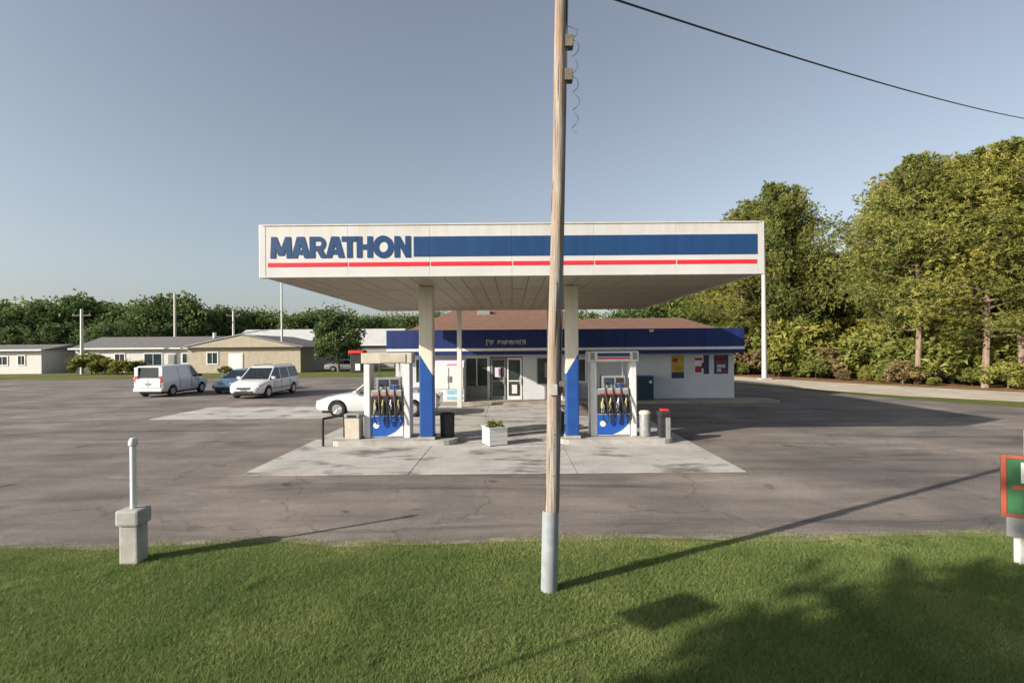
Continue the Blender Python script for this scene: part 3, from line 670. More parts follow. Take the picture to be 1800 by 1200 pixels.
# walk in front
struct('store_walk', MB().box(-5.8, 12.6, 24.1, 25.49, -.02, .13, .02), M_WALK)
part('grout', MB().box(3.02, 3.04, 24.11, 25.48, .10, .1315), M_BLACK, bpy.data.objects['store_walk'])

# ice merchandiser, dark freezer, vending etc. along the front
ic = localthing('ice_freezer', 'white ice freezer with pale blue print beside the thin canopy post', 'freezer', (-3.02, 24.85, .13))
part('freezer_body', MB().box(-.72, .72, -.36, .36, 0, 1.72, .03), M_PUMPW, ic)
for sx in (-1, 1):
    d = part('freezer_door', MB().box(sx * .35 - .32, sx * .35 + .32, -.40, -.362, .62, 1.64, .015), M_TRIM, ic)
    part('handle', MB().box(sx * .06 - .015, sx * .06 + .015, -.45, -.402, .95, 1.25, .006), M_STEEL, d)
M_LB = mat('pale_blue_print', (.22, .45, .62), .5, .1, 5)
for z0, z1 in ((.38, .56), (.12, .26)): part('blue_print', MB().box(-.1, .64, -.376, -.358, z0, z1, .003), M_LB, ic)
part('sloped_top', MB().add([(-.7, -.34, 1.722), (.7, -.34, 1.722), (.7, .34, 1.722), (-.7, .34, 1.722), (-.7, .0, 1.98), (.7, .0, 1.98), (.7, .34, 1.98), (-.7, .34, 1.98)],
     [(0, 1, 5, 4), (4, 5, 6, 7), (2, 3, 7, 6), (1, 2, 6, 5), (3, 0, 4, 7), (3, 2, 1, 0)]), mat('lilac_sign', (.55, .5, .62), .5, .1, 5), ic)
part('red_print', MB().box(-.1, .45, -.30, -.27, 1.74, 1.80), M_REDP, ic)
vm = localthing('vending_machine', 'grey vending machine between the thin canopy post and the store window', 'vending machine', (-2.52 + .1, 25.85, .13)) if False else None
dk = localthing('newspaper_freezer', 'dark blue upright cooler against the white wall right of the pumps', 'cooler', (6.4, 24.9, .13)); dk.name = 'upright_cooler'
part('cooler_body', MB().box(-.38, .38, -.36, .36, 0, 1.12, .03), mat('dark_teal_metal', (.02, .045, .07), .4, .15, 5), dk)
part('cooler_door', MB().box(-.34, .34, -.39, -.362, .12, 1.04, .012), mat('dark_teal_door', (.015, .035, .055), .3, .15, 5), dk)
part('label_spot', MB().box(.16, .28, -.40, -.388, .82, .95, .01), M_PUMPW, dk)
part('cooler_lid', MB().box(-.40, .40, -.40, .38, 1.122, 1.17, .012), M_PUMPB, dk)
gc = localthing('gas_cylinder_cage', 'small white locker with a red stripe against the store wall behind the right column', 'locker', (2.8, 25.05, .13)); gc.name = 'storage_locker'
part('locker_body', MB().box(-.42, .42, -.3, .3, 0, .82, .02), M_PUMPW, gc)
part('red_stripe', MB().box(-.42, .42, -.312, -.298, .62, .76, .004), M_REDP, gc)
for sx in (-1, 1): part('locker_door', MB().box(sx * .2 - .18, sx * .2 + .18, -.315, -.302, .06, .56, .006), M_GREYP, gc)

# ------------------------------------------------------------------ utility pole in the lawn with wires
def utility_pole(x, y, lean, H, label, grp='utility poles'):
    t = thing('utility_pole', label, 'utility pole', (x, y, 0), grp)
    n = 16; pts = []; rad = []
    for i in range(n):
        z = H * i / (n - 1); pts.append((x + lean * z + .006 * math.sin(z * 1.7), y + .004 * math.cos(z * 2.3), z)); rad.append(.074 - .0014 * z)
    part('pole_shaft', MB().tube(pts, rad, 18), M_POLE, t, True)
    return t
def pole_wood():
    m, nt, b, v = newmat('pole_wood', 0.9, 0.2)
    c = ramp(nt, noise(nt, mapping(nt, v, (14, 14, 0.7)), 1.5, 6, .65), [(0.30, (.10, .08, .065)), (0.46, (.25, .22, .19)), (0.7, (.43, .42, .40))])
    sep = nt.nodes.new('ShaderNodeSeparateXYZ'); nt.links.new(v, sep.inputs[0])
    c = mixc(nt, ramp(nt, noise(nt, mapping(nt, v, (3, 3, .9)), 1.2, 4), [(0.45, (0, 0, 0)), (0.6, (.6, .6, .6))]), c, (.30, .19, .12))
    nt.links.new(c, b.inputs['Base Color']); bumpn(nt, b, noise(nt, mapping(nt, v, (30, 30, 1.2)), 2, 4), .8, .02); return m
M_POLE = pole_wood(); M_SHIELD = mat('weathered_shield', (.20, .225, .24), .6, .15, 5, col2=(.28, .31, .33))
PX, PY, LEAN = 0.40, 5.66, 0.0268
up_ = utility_pole(PX, PY, LEAN, 9.2, 'tall weathered wooden utility pole standing in the front lawn')
# metal guard shield wrapped on the pole foot
gs = MB(); n = 10; vs = []; fs = []
for z in (.0, .2, .86, .90):
    for k in range(n + 1):
        a = R(150) + R(195) * k / n; r = .092 if z < .87 else .082
        vs.append((PX - .012 + LEAN * z + r * math.cos(a), PY + r * math.sin(a), z))
for i in range(3):
    for k in range(n): fs.append((i * (n + 1) + k, i * (n + 1) + k + 1, (i + 1) * (n + 1) + k + 1, (i + 1) * (n + 1) + k))
part('foot_shield', gs.add(vs, fs), M_SHIELD, up_, True)
part('riser_wire', MB().tube([(PX + LEAN * z + .074 - .0014 * z + .004, PY - .02, z) for z in (0.9, 2, 3, 4, 5, 6, 7, 8)], .006, 6), M_GREYP, up_, True)
crk = random.Random(5)
for k in range(34):
    z = crk.uniform(.9, 6.6); a = crk.uniform(R(190), R(350)); L_ = crk.uniform(.12, .7); rr = .074 - .0014 * z - .0015
    part('drying_crack', MB().tube([(PX + LEAN * (z + L_ * q / 3) + rr * math.cos(a + .02 * q), PY + rr * math.sin(a + .02 * q), z + L_ * q / 3) for q in range(4)], [.001, .0032, .0028, .001], 4), M_BLACK, up_)
for z in (1.3, 1.62, 1.75, 3.1, 3.4):
    part('staple', MB().box(PX + LEAN * z - .012, PX + LEAN * z + .012, PY - .080, PY - .066, z, z + .006), M_STEEL, up_)
for z, dx in ((6.05, .11), (5.68, .11), (2.25, .09)):
    part('bracket', MB().box(PX + LEAN * z + .05, PX + LEAN * z + dx + .03, PY - .05, PY + .05, z - .05, z + .08, .008), M_BARKG, up_)
part('pole_tag', MB().box(PX + LEAN * 2.25 - .06, PX + LEAN * 2.25 + .03, PY - .090, PY - .077, 2.18, 2.3, .003), M_GALV, up_)
part('crossarm', MB().box(PX + .16 - .06, PX + .16 + .06, PY - .9, PY + .9, 8.5, 8.62, .01), M_POLE, up_)
# curling loose wire hanging right of the pole
cw = []
for i in range(60):
    z = 6.2 - 1.15 * i / 59; a = i * .62
    cw.append((PX + LEAN * 5.7 + .17 + .035 * math.cos(a) + .01 * math.sin(i * .2), PY + .035 * math.sin(a), z))
cw = [(PX + LEAN * 6.3 + .07, PY, 6.25)] + cw
tag(part('loose_wire', MB().tube(cw, .0035, 5), M_BARKG, None, True), 'thin curled loose wire dangling beside the utility pole', 'wire')
a = Vector((PX + LEAN * 6.75 + .05, PY, 6.72)); b_ = Vector((25.0, 22.4, 12.2)); wp = []
for i in range(41):
    t = i / 40; p = a.lerp(b_, t); p.z += -0.9 * 4 * t * (1 - t) * .35 + .0; wp.append(p)
tag(part('overhead_wire', MB().tube(wp, .013, 6), M_DARK, None, True), 'dark overhead wire running from the pole to the upper right', 'wire')

# bollard pedestal with vent post, left lawn edge
vp = thing('marker_post', 'white vent post rising from a square concrete pedestal at the left lawn edge', 'post', (-4.8, 6.5, 0))
part('pedestal', MB().box(-4.95, -4.72, 6.42, 6.62, 0, .50, .02), M_CURB, vp); part('pedestal_cap', MB().box(-4.98, -4.69, 6.39, 6.65, .502, .70, .03), mat('cap_concrete', (.30, .30, .29), .8, .12, 5), vp)
part('post_pipe', MB().tube([(-4.835, 6.52, .70), (-4.835, 6.52, 1.50)], .036, 16), M_TRIM, vp, True)
part('post_cap', MB().lathe([(.04, 0), (.052, .01), (.052, .06), (.03, .10)], (-4.835, 6.52, 1.49), 16), M_GALV, vp, True)

# sign at the right edge
sg = thing('roadside_banner_sign', 'green sign with red border and white panel on short posts at the right edge', 'sign', (6.2, 6.1, 0)); sg.name = 'roadside_sign'
A = Vector((5.98, 6.28)); D = Vector((.88, -.62)).normalized(); N = Vector((D.y, -D.x))
if N.y > 0: N = -N
def sgp(u0, u1, z0, z1, o0, o1, name, m, par):
    p = [A + D * u0 + N * o0, A + D * u1 + N * o0, A + D * u1 + N * o1, A + D * u0 + N * o1]
    return part(name, MB().slab([(q.x, q.y) for q in p], z0, z1), m, par)
M_SGG = mat('sign_green', (.03, .11, .045), .5, .12, 3); M_SGR = mat('sign_border_red', (.28, .06, .04), .5, .12, 3)
bd = sgp(0, 1.5, .60, 1.35, -.03, .0, 'board', M_SGG, sg)
sgp(0, .05, .60, 1.35, .001, .012, 'border', M_SGR, bd); sgp(1.45, 1.5, .60, 1.35, .001, .012, 'border', M_SGR, bd)
sgp(.052, 1.448, 1.31, 1.35, .001, .012, 'border', M_SGR, bd); sgp(.052, 1.448, .60, .635, .001, .012, 'border', M_SGR, bd)
wpn = sgp(.18, 1.35, 1.02, 1.27, .001, .008, 'white_panel', M_PUMPW, bd)
sgp(.22, 1.3, 1.05, 1.13, .0085, .012, 'brown_print', mat('brown_print', (.28, .2, .12), .7, .3, 9), bd)
sgp(.10, 1.42, .94, .985, .001, .010, 'red_stripe', M_SGR, bd)
sgp(.20, 1.42, .64, .90, .001, .006, 'dark_panel', mat('dark_green_panel', (.02, .10, .08), .5, .1, 4), bd)
for u in (.18, 1.3):
    p = A + D * u - N * .075; part('leg', MB().box(p.x - .04, p.x + .04, p.y - .04, p.y + .04, 0, 1.3, .006), M_WOODW, sg)
sgp(.05, 1.45, .36, .595, -.03, -.0, 'skirt', M_GREYP, sg)
wp_ = tag(part('white_marker_pipe', MB().tube([(7.05, 7.0, 0), (7.05, 7.0, 1.52)], .045, 14), M_TRIM, None, True), 'slim white pipe standing behind the green sign at the right edge', 'pipe'); wp_.name = 'marker_pipe'

# square road sign just outside the frame whose shadow falls on the lawn
rs = thing('road_sign', 'square road sign on a thin steel post left of the view', 'sign', (-4.53, 1.93, 0))
part('sign_post', MB().tube([(-4.53, 1.93, 0), (-4.53, 1.93, 3.2)], .02, 8), M_GALV, rs)
part('sign_plate', MB().box(-4.74, -4.30, 1.89, 1.91, 2.78, 3.2, .003, rot=R(-50)), M_GALV, rs)

# ------------------------------------------------------------------ light poles right and left
def light_pole(x, y, h, r, label):
    t = thing('light_pole', label, 'light pole', (x, y, 0), 'thin metal light poles')
    part('pole_shaft', MB().tube([(x, y, 0), (x, y, h)], [r, r * .7], 12), M_GALV, t, True)
    part('pole_base', MB().box(x - r * 2, x + r * 2, y - r * 2, y + r * 2, 0, .12, .02), M_CURB, t)
    part('lamp_arm', MB().tube([(x, y, h - .15), (x - .5, y, h + .05)], r * .45, 8), M_GALV, t)
    part('lamp_head', MB().box(x - 1.0, x - .45, y - .15, y + .15, h - .0, h + .14, .03), M_GREYP, t)
light_pole(20.2, 41.0, 10.4, .21, 'tall thin pale metal pole right of the store beside the gravel lane')
light_pole(-27.4, 61, 12.0, .13, 'thin metal pole rising behind the left end of the canopy')

# ------------------------------------------------------------------ vehicles (local: +x forward, wheels on z=0)
def boolcut(me, cutters):
    o = bpy.data.objects.new('tmp', me); COL.objects.link(o); tmp = []
    for (x, z, r) in cutters:
        cm = MB().lathe([(r, -1.6), (r, 1.6)], (x, 0, z), 28, 'Y').mesh('cut', None); c = bpy.data.objects.new('cut', cm); COL.objects.link(c); tmp.append(c)
        md = o.modifiers.new('b', 'BOOLEAN'); md.object = c; md.operation = 'DIFFERENCE'; md.solver = 'EXACT'
    dg = bpy.context.evaluated_depsgraph_get(); dg.update(); nm = bpy.data.meshes.new_from_object(o.evaluated_get(dg))
    for c in tmp + [o]: bpy.data.objects.remove(c)
    nm.polygons.foreach_set('use_smooth', [True] * len(nm.polygons)); nm.set_sharp_from_angle(angle=R(32)); return nm
def loft(stations):   # (x, zb, zs, zt, w)
    mb = MB(); rings = []
    for (x, zb, zs, zt, w) in stations:
        h = zs - zb
        half = [(w * .80, zb), (w * .93, zb + .05 * h), (w * .985, zb + .25 * h), (w, zb + .55 * h), (w * .985, zb + .85 * h), (w * .95, zs), (w * .78, zs + (zt - zs) * .75), (w * .4, zt)]
        rings.append([(x, y, z) for y, z in half] + [(x, -y, z) for y, z in reversed(half)])
    n = len(rings[0]); vs = [p for r in rings for p in r]
    fs = [(i * n + k, i * n + (k + 1) % n, (i + 1) * n + (k + 1) % n, (i + 1) * n + k) for i in range(len(rings) - 1) for k in range(n)]
    fs += [tuple(range(n)), tuple(reversed(range((len(rings) - 1) * n, len(rings) * n)))]
    return mb.add(vs, fs)
def wheel(x, y, r, t, w=.2):
    s = 1 if y > 0 else -1
    wl = part('wheel', MB().lathe([(r * .62, -w / 2), (r * .93, -w / 2), (r, -w * .35), (r, w * .35), (r * .93, w / 2), (r * .62, w / 2)], (x, y, r), 26, 'Y'), M_TYRE, t, True)
    rim = MB().lathe([(.02, 0), (r * .60, -.0 * s), (r * .63, s * .05), (r * .60, s * .06)], (x, y + s * (w / 2 - .055), r), 24, 'Y')
    for k in range(5):
        a = 2 * math.pi * k / 5 + .3
        rim.tube([(x, y + s * (w / 2 - .03), r), (x + r * .58 * math.cos(a), y + s * (w / 2 - .02), r + r * .58 * math.sin(a))], .035, 6)
    part('rim', rim, M_RIM, wl, True)
def cabin(t, bot, top, zb, zr, paint, th=.05, glassm=None, skip=()):
    # bot/top: matching xy outlines; glass between corners, pillars on corners, roof slab
    n = len(bot)
    for i in range(n):
        if i in skip: continue
        j = (i + 1) % n; a, b_ = Vector((*bot[i], zb[i])), Vector((*bot[j], zb[j])); c, d = Vector((*top[j], zr - .04)), Vector((*top[i], zr - .04))
        part('window', MB().quad(a, b_, c, d, .012), glassm or M_CARG, t)
    for i in range(n): part('pillar', MB().tube([Vector((*bot[i], zb[i] - .03)), Vector((*top[i], zr - .02))], [th, th * .8], 6), paint, t, True)
    cx = sum(p[0] for p in top) / n; rf = MB(); rings = []
    for (s, z) in ((1.04, zr - .06), (1.03, zr - .02), (.95, zr + .02), (.7, zr + .045)):
        rings.append([(cx + (p[0] - cx) * (1 - (1 - s) * .6), p[1] * s, z) for p in top])
    vs = [p for r in rings for p in r]; fs = [(i * n + k, i * n + (k + 1) % n, (i + 1) * n + (k + 1) % n, (i + 1) * n + k) for i in range(3) for k in range(n)]
    fs += [tuple(reversed(range(n))), tuple(range(3 * n, 4 * n))]
    part('roof', rf.add(vs, fs), paint, t, True)
def lights(t, xf, xr, w, zf, zrr, hl=.2):
    for s in (-1, 1):
        part('headlight', MB().box(xf - .16, xf + .01, s * (w - .2) - .17, s * (w - .2) + .17, zf - .07, zf + .08, .03), mat('lamp_glass', (.5, .52, .55), .15, .2, 9), t)
        part('tail_light', MB().box(xr - .01, xr + .1, s * (w - .13) - .09, s * (w - .13) + .09, zrr - hl, zrr + hl, .02), M_REDP, t)

def minivan(loc, rz, label):
    t = localthing('minivan', label, 'minivan', loc, rz)
    S = [(-2.42, .45, .95, .98, .80), (-2.36, .30, 1.02, 1.04, .90), (-1.9, .26, 1.04, 1.06, .96), (-.5, .24, 1.02, 1.04, .98), (.9, .24, 1.00, 1.02, .98), (1.35, .24, .98, 1.04, .97), (1.9, .26, .88, .95, .93), (2.25, .28, .74, .82, .86), (2.40, .34, .62, .68, .74), (2.45, .42, .56, .60, .62)]
    m = boolcut(loft(S).mesh('body', M_PWHITE), [(1.55, .33, .40), (-1.45, .33, .40)]); link('body', m, t)
    bot = [(1.30, .82), (.1, .90), (-1.0, .90), (-2.30, .86), (-2.30, -.86), (-1.0, -.90), (.1, -.90), (1.30, -.82)]
    top = [(.45, .68), (-.0, .70), (-1.0, .71), (-2.1, .68), (-2.1, -.68), (-1.0, -.71), (-.0, -.70), (.45, -.68)]
    cabin(t, bot, top, [1.03] * 8, 1.70, M_PWHITE, .045)
    for x in (1.55, -1.45):
        for y in (.86, -.86): wheel(x, y, .33, t)
    lights(t, 2.33, -2.44, .84, .66, 1.0, .16)
    part('grille', MB().box(2.40, 2.47, -.38, .38, .54, .64, .01), M_DARK, t)
    part('lower_intake', MB().box(2.36, 2.47, -.5, .5, .34, .44, .01), M_DARK, t)
    part('plate', MB().box(2.45, 2.48, -.15, .15, .44, .53, .004), M_GREYP, t)
    part('underbody', MB().box(-2.2, 2.2, -.7, .7, .18, .3), M_BLACK, t)
    for s in (-1, 1): part('mirror', MB().box(1.0, 1.18, s * 1.0 - .1, s * 1.0 + .1, 1.02, 1.18, .04), M_PWHITE, t); part('sill_trim', MB().box(-1.0, 1.1, s * .985 - .01, s * .985 + .012, .5, .56, .004), M_GREYP, t)
    seams(t, (.95, .12, -1.0), .983, .42, .98)
    part('wiper', MB().tube([(1.34, .5, 1.06), (1.12, .05, 1.22)], .012, 5), M_BLACK, t)
    for s in (-1, 1): part('roof_rail', MB().tube([(.2, s * .6, 1.74), (.1, s * .6, 1.8), (-1.8, s * .6, 1.8), (-1.95, s * .6, 1.74)], .018, 6), M_DARK, t)
    return t
def seams(t, xs_, w, z0, z1):
    for s in (-1, 1):
        for x in xs_: part('door_seam', MB().box(x - .008, x + .008, s * w - .008, s * w + .004, z0, z1), M_DARK, t)
        part('door_handle', MB().box(xs_[0] - .32, xs_[0] - .14, s * (w + .004) - .012, s * (w + .004) + .012, z1 - .16, z1 - .12, .004), M_DARK, t)
def cargo_van(loc, rz, label):
    t = localthing('cargo_van', label, 'van', loc, rz)
    S = [(-2.10, .42, 1.0, 1.02, .82), (-2.06, .32, 1.08, 1.10, .88), (-1.6, .28, 1.10, 1.12, .90), (.2, .26, 1.08, 1.10, .91), (1.0, .26, 1.04, 1.08, .90), (1.45, .26, .98, 1.04, .88), (1.85, .28, .86, .92, .84), (2.1, .34, .70, .74, .74), (2.15, .42, .62, .64, .62)]
    m = boolcut(loft(S).mesh('body', M_PWHITE), [(1.35, .32, .39), (-1.3, .32, .39)]); link('body', m, t)
    bot = [(1.2, .80), (.35, .86), (-.75, .87), (-2.06, .84), (-2.06, -.84), (-.75, -.87), (.35, -.86), (1.2, -.80)]
    top = [(.55, .70), (.25, .72), (-.75, .73), (-1.98, .72), (-1.98, -.72), (-.75, -.73), (.25, -.72), (.55, -.70)]
    cabin(t, bot, top, [1.08] * 8, 1.78, M_PWHITE, .05, skip=(1, 5, 2, 4))
    for (i, j) in ((1, 2), (2, 3), (5, 6), (4, 5)):
        part('side_panel', MB().quad((*bot[i], 1.08), (*bot[j], 1.08), (*top[j], 1.74), (*top[i], 1.74), .02), M_PWHITE, t)
    for s in (-1, 1): part('rear_pillar_panel', MB().box(-2.11, -2.04, s * .72 - .11, s * .72 + .11, 1.05, 1.72, .02), M_PWHITE, t)
    part('tail_door', MB().box(-2.14, -2.09, -.72, .72, .55, 1.06, .015), M_PWHITE, t)
    part('rear_bumper', MB().box(-2.2, -2.04, -.84, .84, .34, .52, .04), M_PWHITE, t)
    part('plate', MB().box(-2.16, -2.141, -.16, .16, .72, .82, .004), M_GREYP, t)
    for x in (1.35, -1.3):
        for y in (.79, -.79): wheel(x, y, .32, t)
    lights(t, 2.02, -2.12, .85, .72, 1.05, .18)
    part('underbody', MB().box(-1.95, 1.95, -.65, .65, .18, .3), M_BLACK, t)
    seams(t, (.98, .32, -.72), .912, .44, 1.04)
    part('tail_door_seam', MB().box(-2.148, -2.139, -.008, .008, .56, 1.05), M_DARK, t)
    for s in (-1, 1): part('mirror', MB().box(.95, 1.1, s * .97 - .09, s * .97 + .09, 1.05, 1.22, .03), M_DARK, t)
    return t
def sedan(loc, rz, label, paint, cat='car', open_top=False):
    t = localthing('convertible_car' if open_top else 'sedan_car', label, cat, loc, rz)
    S = [(-2.42, .42, .72, .78, .70), (-2.34, .30, .82, .88, .82), (-1.9, .24, .90, .97, .88), (-1.3, .22, .92, .96, .90), (-.4, .20, .90, .93, .90), (.5, .20, .89, .93, .90), (.95, .20, .87, .94, .90), (1.5, .22, .80, .88, .89), (2.05, .24, .70, .78, .84), (2.35, .28, .60, .67, .74), (2.46, .34, .52, .57, .62), (2.49, .40, .47, .50, .52)]
    m = boolcut(loft(S).mesh('body', paint), [(1.52, .32, .385), (-1.42, .32, .385)]); link('body', m, t)
    if not open_top:
        bot = [(1.0, .76), (-.25, .82), (-1.25, .80), (-1.75, .70), (-1.75, -.70), (-1.25, -.80), (-.25, -.82), (1.0, -.76)]
        top = [(.30, .56), (-.25, .60), (-.95, .58), (-1.05, .52), (-1.05, -.52), (-.95, -.58), (-.25, -.60), (.30, -.56)]
        cabin(t, bot, top, [.94, .92, .94, .96, .96, .94, .92, .94], 1.40, paint, .035)
    else:
        part('cockpit', MB().box(-1.2, .72, -.74, .74, .90, .955, .02), M_DARK, t)
        part('folded_top', MB().box(-1.65, -1.2, -.72, .72, .94, 1.05, .05), M_GREYP, t)
        fr = MB(); ws = [(.95, .76, .90), (.38, .58, 1.38), (.38, -.58, 1.38), (.95, -.76, .90)]
        fr.tube(ws, .038, 8); w = part('windshield_frame', fr, paint, t, True)
        part('windshield', MB().quad(ws[0], ws[1], ws[2], ws[3], .01), mat('clear_screen', (.5, .55, .58), .03, .05, 3, trans=.9), w)
        for x in (.0, -.8):
            for y in (.36, -.36):
                s_ = part('seat', MB().box(x - .12, x + .06, y - .24, y + .24, .90, 1.12, .05), M_BEIGE, t)
                part('headrest', MB().box(x - .12, x - .02, y - .13, y + .13, 1.122, 1.24, .04), M_BEIGE, s_)
        part('steering_wheel', MB().tube([(.42 + .05 * math.sin(k * .63), .36 + .17 * math.cos(k * .63), 1.0 + .15 * math.sin(k * .63)) for k in range(11)], .014, 6), M_BLACK, t)
    for x in (1.52, -1.42):
        for y in (.80, -.80): wheel(x, y, .32, t)
    lights(t, 2.40, -2.41, .72, .58, .74, .08)
    part('lower_intake', MB().box(2.40, 2.50, -.42, .42, .36, .43, .01), M_DARK, t)
    part('underbody', MB().box(-2.2, 2.2, -.65, .65, .15, .26), M_BLACK, t)
    for s in (-1, 1):
        part('mirror', MB().box(.72, .86, s * .93 - .08, s * .93 + .08, .93, 1.05, .03), paint, t)
        part('door_seam', MB().box(-.42, -.405, s * .905 - .006, s * .905 + .004, .38, .88), M_DARK, t)
    return t
sedan((-5.35, 20.95, .02), math.pi, 'white open topped car standing behind the left fuel pump', M_PWHITE, open_top=True)
minivan((-14.5, 30.2, .01), R(-92), 'white minivan facing the camera on the left of the lot')
cargo_van((-20.75, 31.4, .01), R(88), 'white van parked with its rear doors to the camera, far left of the lot')
sedan((-17.7, 33.8, .01), R(-90), 'blue car parked between the white van and the white minivan', M_PBLUE)
sedan((-20.3, 62.5, .0), R(15), 'pale silver car parked far off below the large round tree', M_PSILV)

# ------------------------------------------------------------------ houses on the left
def gable_house(x0, x1, y0, y1, ze, zr, wallm, roofm, label, axis='X', wins=(), doors=(), over=.5, name='house', cat='house', courses=8):
    t = thing(name, label, cat, ((x0 + x1) / 2, y0, 0)); th = .15
    part('front_wall', MB().box(x0, x1, y0, y0 + th, 0, ze), wallm, t); part('rear_wall', MB().box(x0, x1, y1 - th, y1, 0, ze), wallm, t)
    part('side_wall', MB().box(x0, x0 + th, y0 + th, y1 - th, 0, ze), wallm, t); part('side_wall', MB().box(x1 - th, x1, y0 + th, y1 - th, 0, ze), wallm, t)
    if axis == 'X':
        ym = (y0 + y1) / 2
        r = part('roof', MB().add([(x0 - over, y0 - over, ze), (x1 + over, y0 - over, ze), (x1 + over, y1 + over, ze), (x0 - over, y1 + over, ze), (x0 - over, ym, zr), (x1 + over, ym, zr)],
                 [(0, 1, 5, 4), (2, 3, 4, 5), (1, 2, 5), (3, 0, 4), (3, 2, 1, 0)]), roofm, t)
        part('gutter', MB().box(x0 - over, x1 + over, y0 - over - .08, y0 - over - .002, ze - .12, ze + .06), M_TRIM, r)
    else:
        xm = (x0 + x1) / 2
        r = part('roof', MB().add([(x0 - over, y0 - over, ze), (x0 - over, y1 + over, ze), (x1 + over, y1 + over, ze), (x1 + over, y0 - over, ze), (xm, y0 - over, zr), (xm, y1 + over, zr)],
                 [(0, 1, 5, 4), (2, 3, 4, 5), (1, 2, 5), (0, 1, 2, 3)]), roofm, t)
        part('gable_wall', MB().prism([(x0, ze + .003), (x1, ze + .003), (xm, zr - .12)], y0 - over - .03, y0 - over + .08), wallm, t)
        part('barge_board', MB().tube([(x0 - over, y0 - over - .05, ze), (xm, y0 - over - .05, zr), (x1 + over, y0 - over - .05, ze)], .1, 4), M_GREYP, r)
    for (a, b_, z0, z1) in wins: window(a, b_, z0, z1, y0 - .03, t, M_GLASS, .12, 1)
    for (a, b_, z1, m) in doors:
        d = part('door', MB().box(a, b_, y0 - .06, y0 - .003, .05, z1, .01), m, t)
        for k in range(3): part('door_panel', MB().box(a + .12, b_ - .12, y0 - .085, y0 - .062, .25 + k * (z1 - .3) / 3, .15 + (k + 1) * (z1 - .3) / 3, .005), m, d)
    return t
gable_house(-55.0, -36.4, 64.5, 74, 3.0, 4.55, M_WHS, M_ROOFG, 'long low white house with grey roof and dark windows behind the van', 'X',
            wins=[(-53.6, -51.9, .9, 2.4), (-50.1, -48.7, 1.1, 2.4), (-46.4, -44.0, .7, 2.4), (-41.6, -40.2, 1.0, 2.4)], doors=[(-43.3, -42.3, 2.2, M_GREYP)])
gable_house(-38.0, -24.8, 60, 73, 3.0, 4.5, M_TAN, M_ROOFG, 'tan low gabled house wing behind the white minivan', 'Y', wins=[(-35.8, -34.4, 1.0, 2.5)], doors=[(-33.2, -31.5, 2.3, M_TRIM)])
gable_house(-42, -17.5, 76, 88, 3.3, 5.9, M_GRW, M_ROOFM, 'grey walled building with a pale metal roof behind the round tree', 'X', doors=[(-32.6, -29.5, 2.8, M_TRIM)], wins=[(-25.0, -23.5, 1.0, 2.4)], name='metal_roof_building', cat='building')
gable_house(-76, -57.0, 62, 70, 2.9, 3.6, M_WHS, M_ROOFG, 'white flat low building at the far left edge with three dark windows', 'X', wins=[(-62.4, -61.0, 1.0, 2.2), (-59.9, -58.9, 1.0, 2.3), (-67.5, -65.8, 1.0, 2.2)], name='low_building', cat='building')
tag(part('roof_vent_pipe', MB().tube([(-39.6, 68.2, 4.3), (-39.6, 68.2, 5.0)], .22, 8), M_TRIM), None, None)
bpy.data.objects['roof_vent_pipe'].parent = [o for o in bpy.data.objects if o.name.startswith('house')][0]
bpy.data.objects['roof_vent_pipe'].matrix_parent_inverse = Matrix.Translation((45.7, -64.5, 0))

# far wooden utility poles, left
def far_pole(x, y, h, label):
    t = thing('street_pole', label, 'utility pole', (x, y, 0), 'far utility poles')
    part('pole_shaft', MB().tube([(x, y, 0), (x, y, h)], [.2, .14], 10), M_GALV, t, True)
    part('crossarm', MB().box(x - 1.1, x + 1.1, y - .06, y + .06, h - .8, h - .66, .01), M_BARKG, t)
    for dx in (-.95, 0, .95): part('insulator', MB().lathe([(.05, 0), (.07, .1), (.04, .2)], (x + dx, y, h - .66), 8), M_GREYP, t)
far_pole(-50.4, 60, 7.6, 'pale utility pole in front of the long white house, leftmost of the far poles')
far_pole(-50.0, 76, 11.2, 'far utility pole above the middle of the long white house roof')
far_pole(-43.5, 80, 8.8, 'far utility pole just left of the pale metal roof')

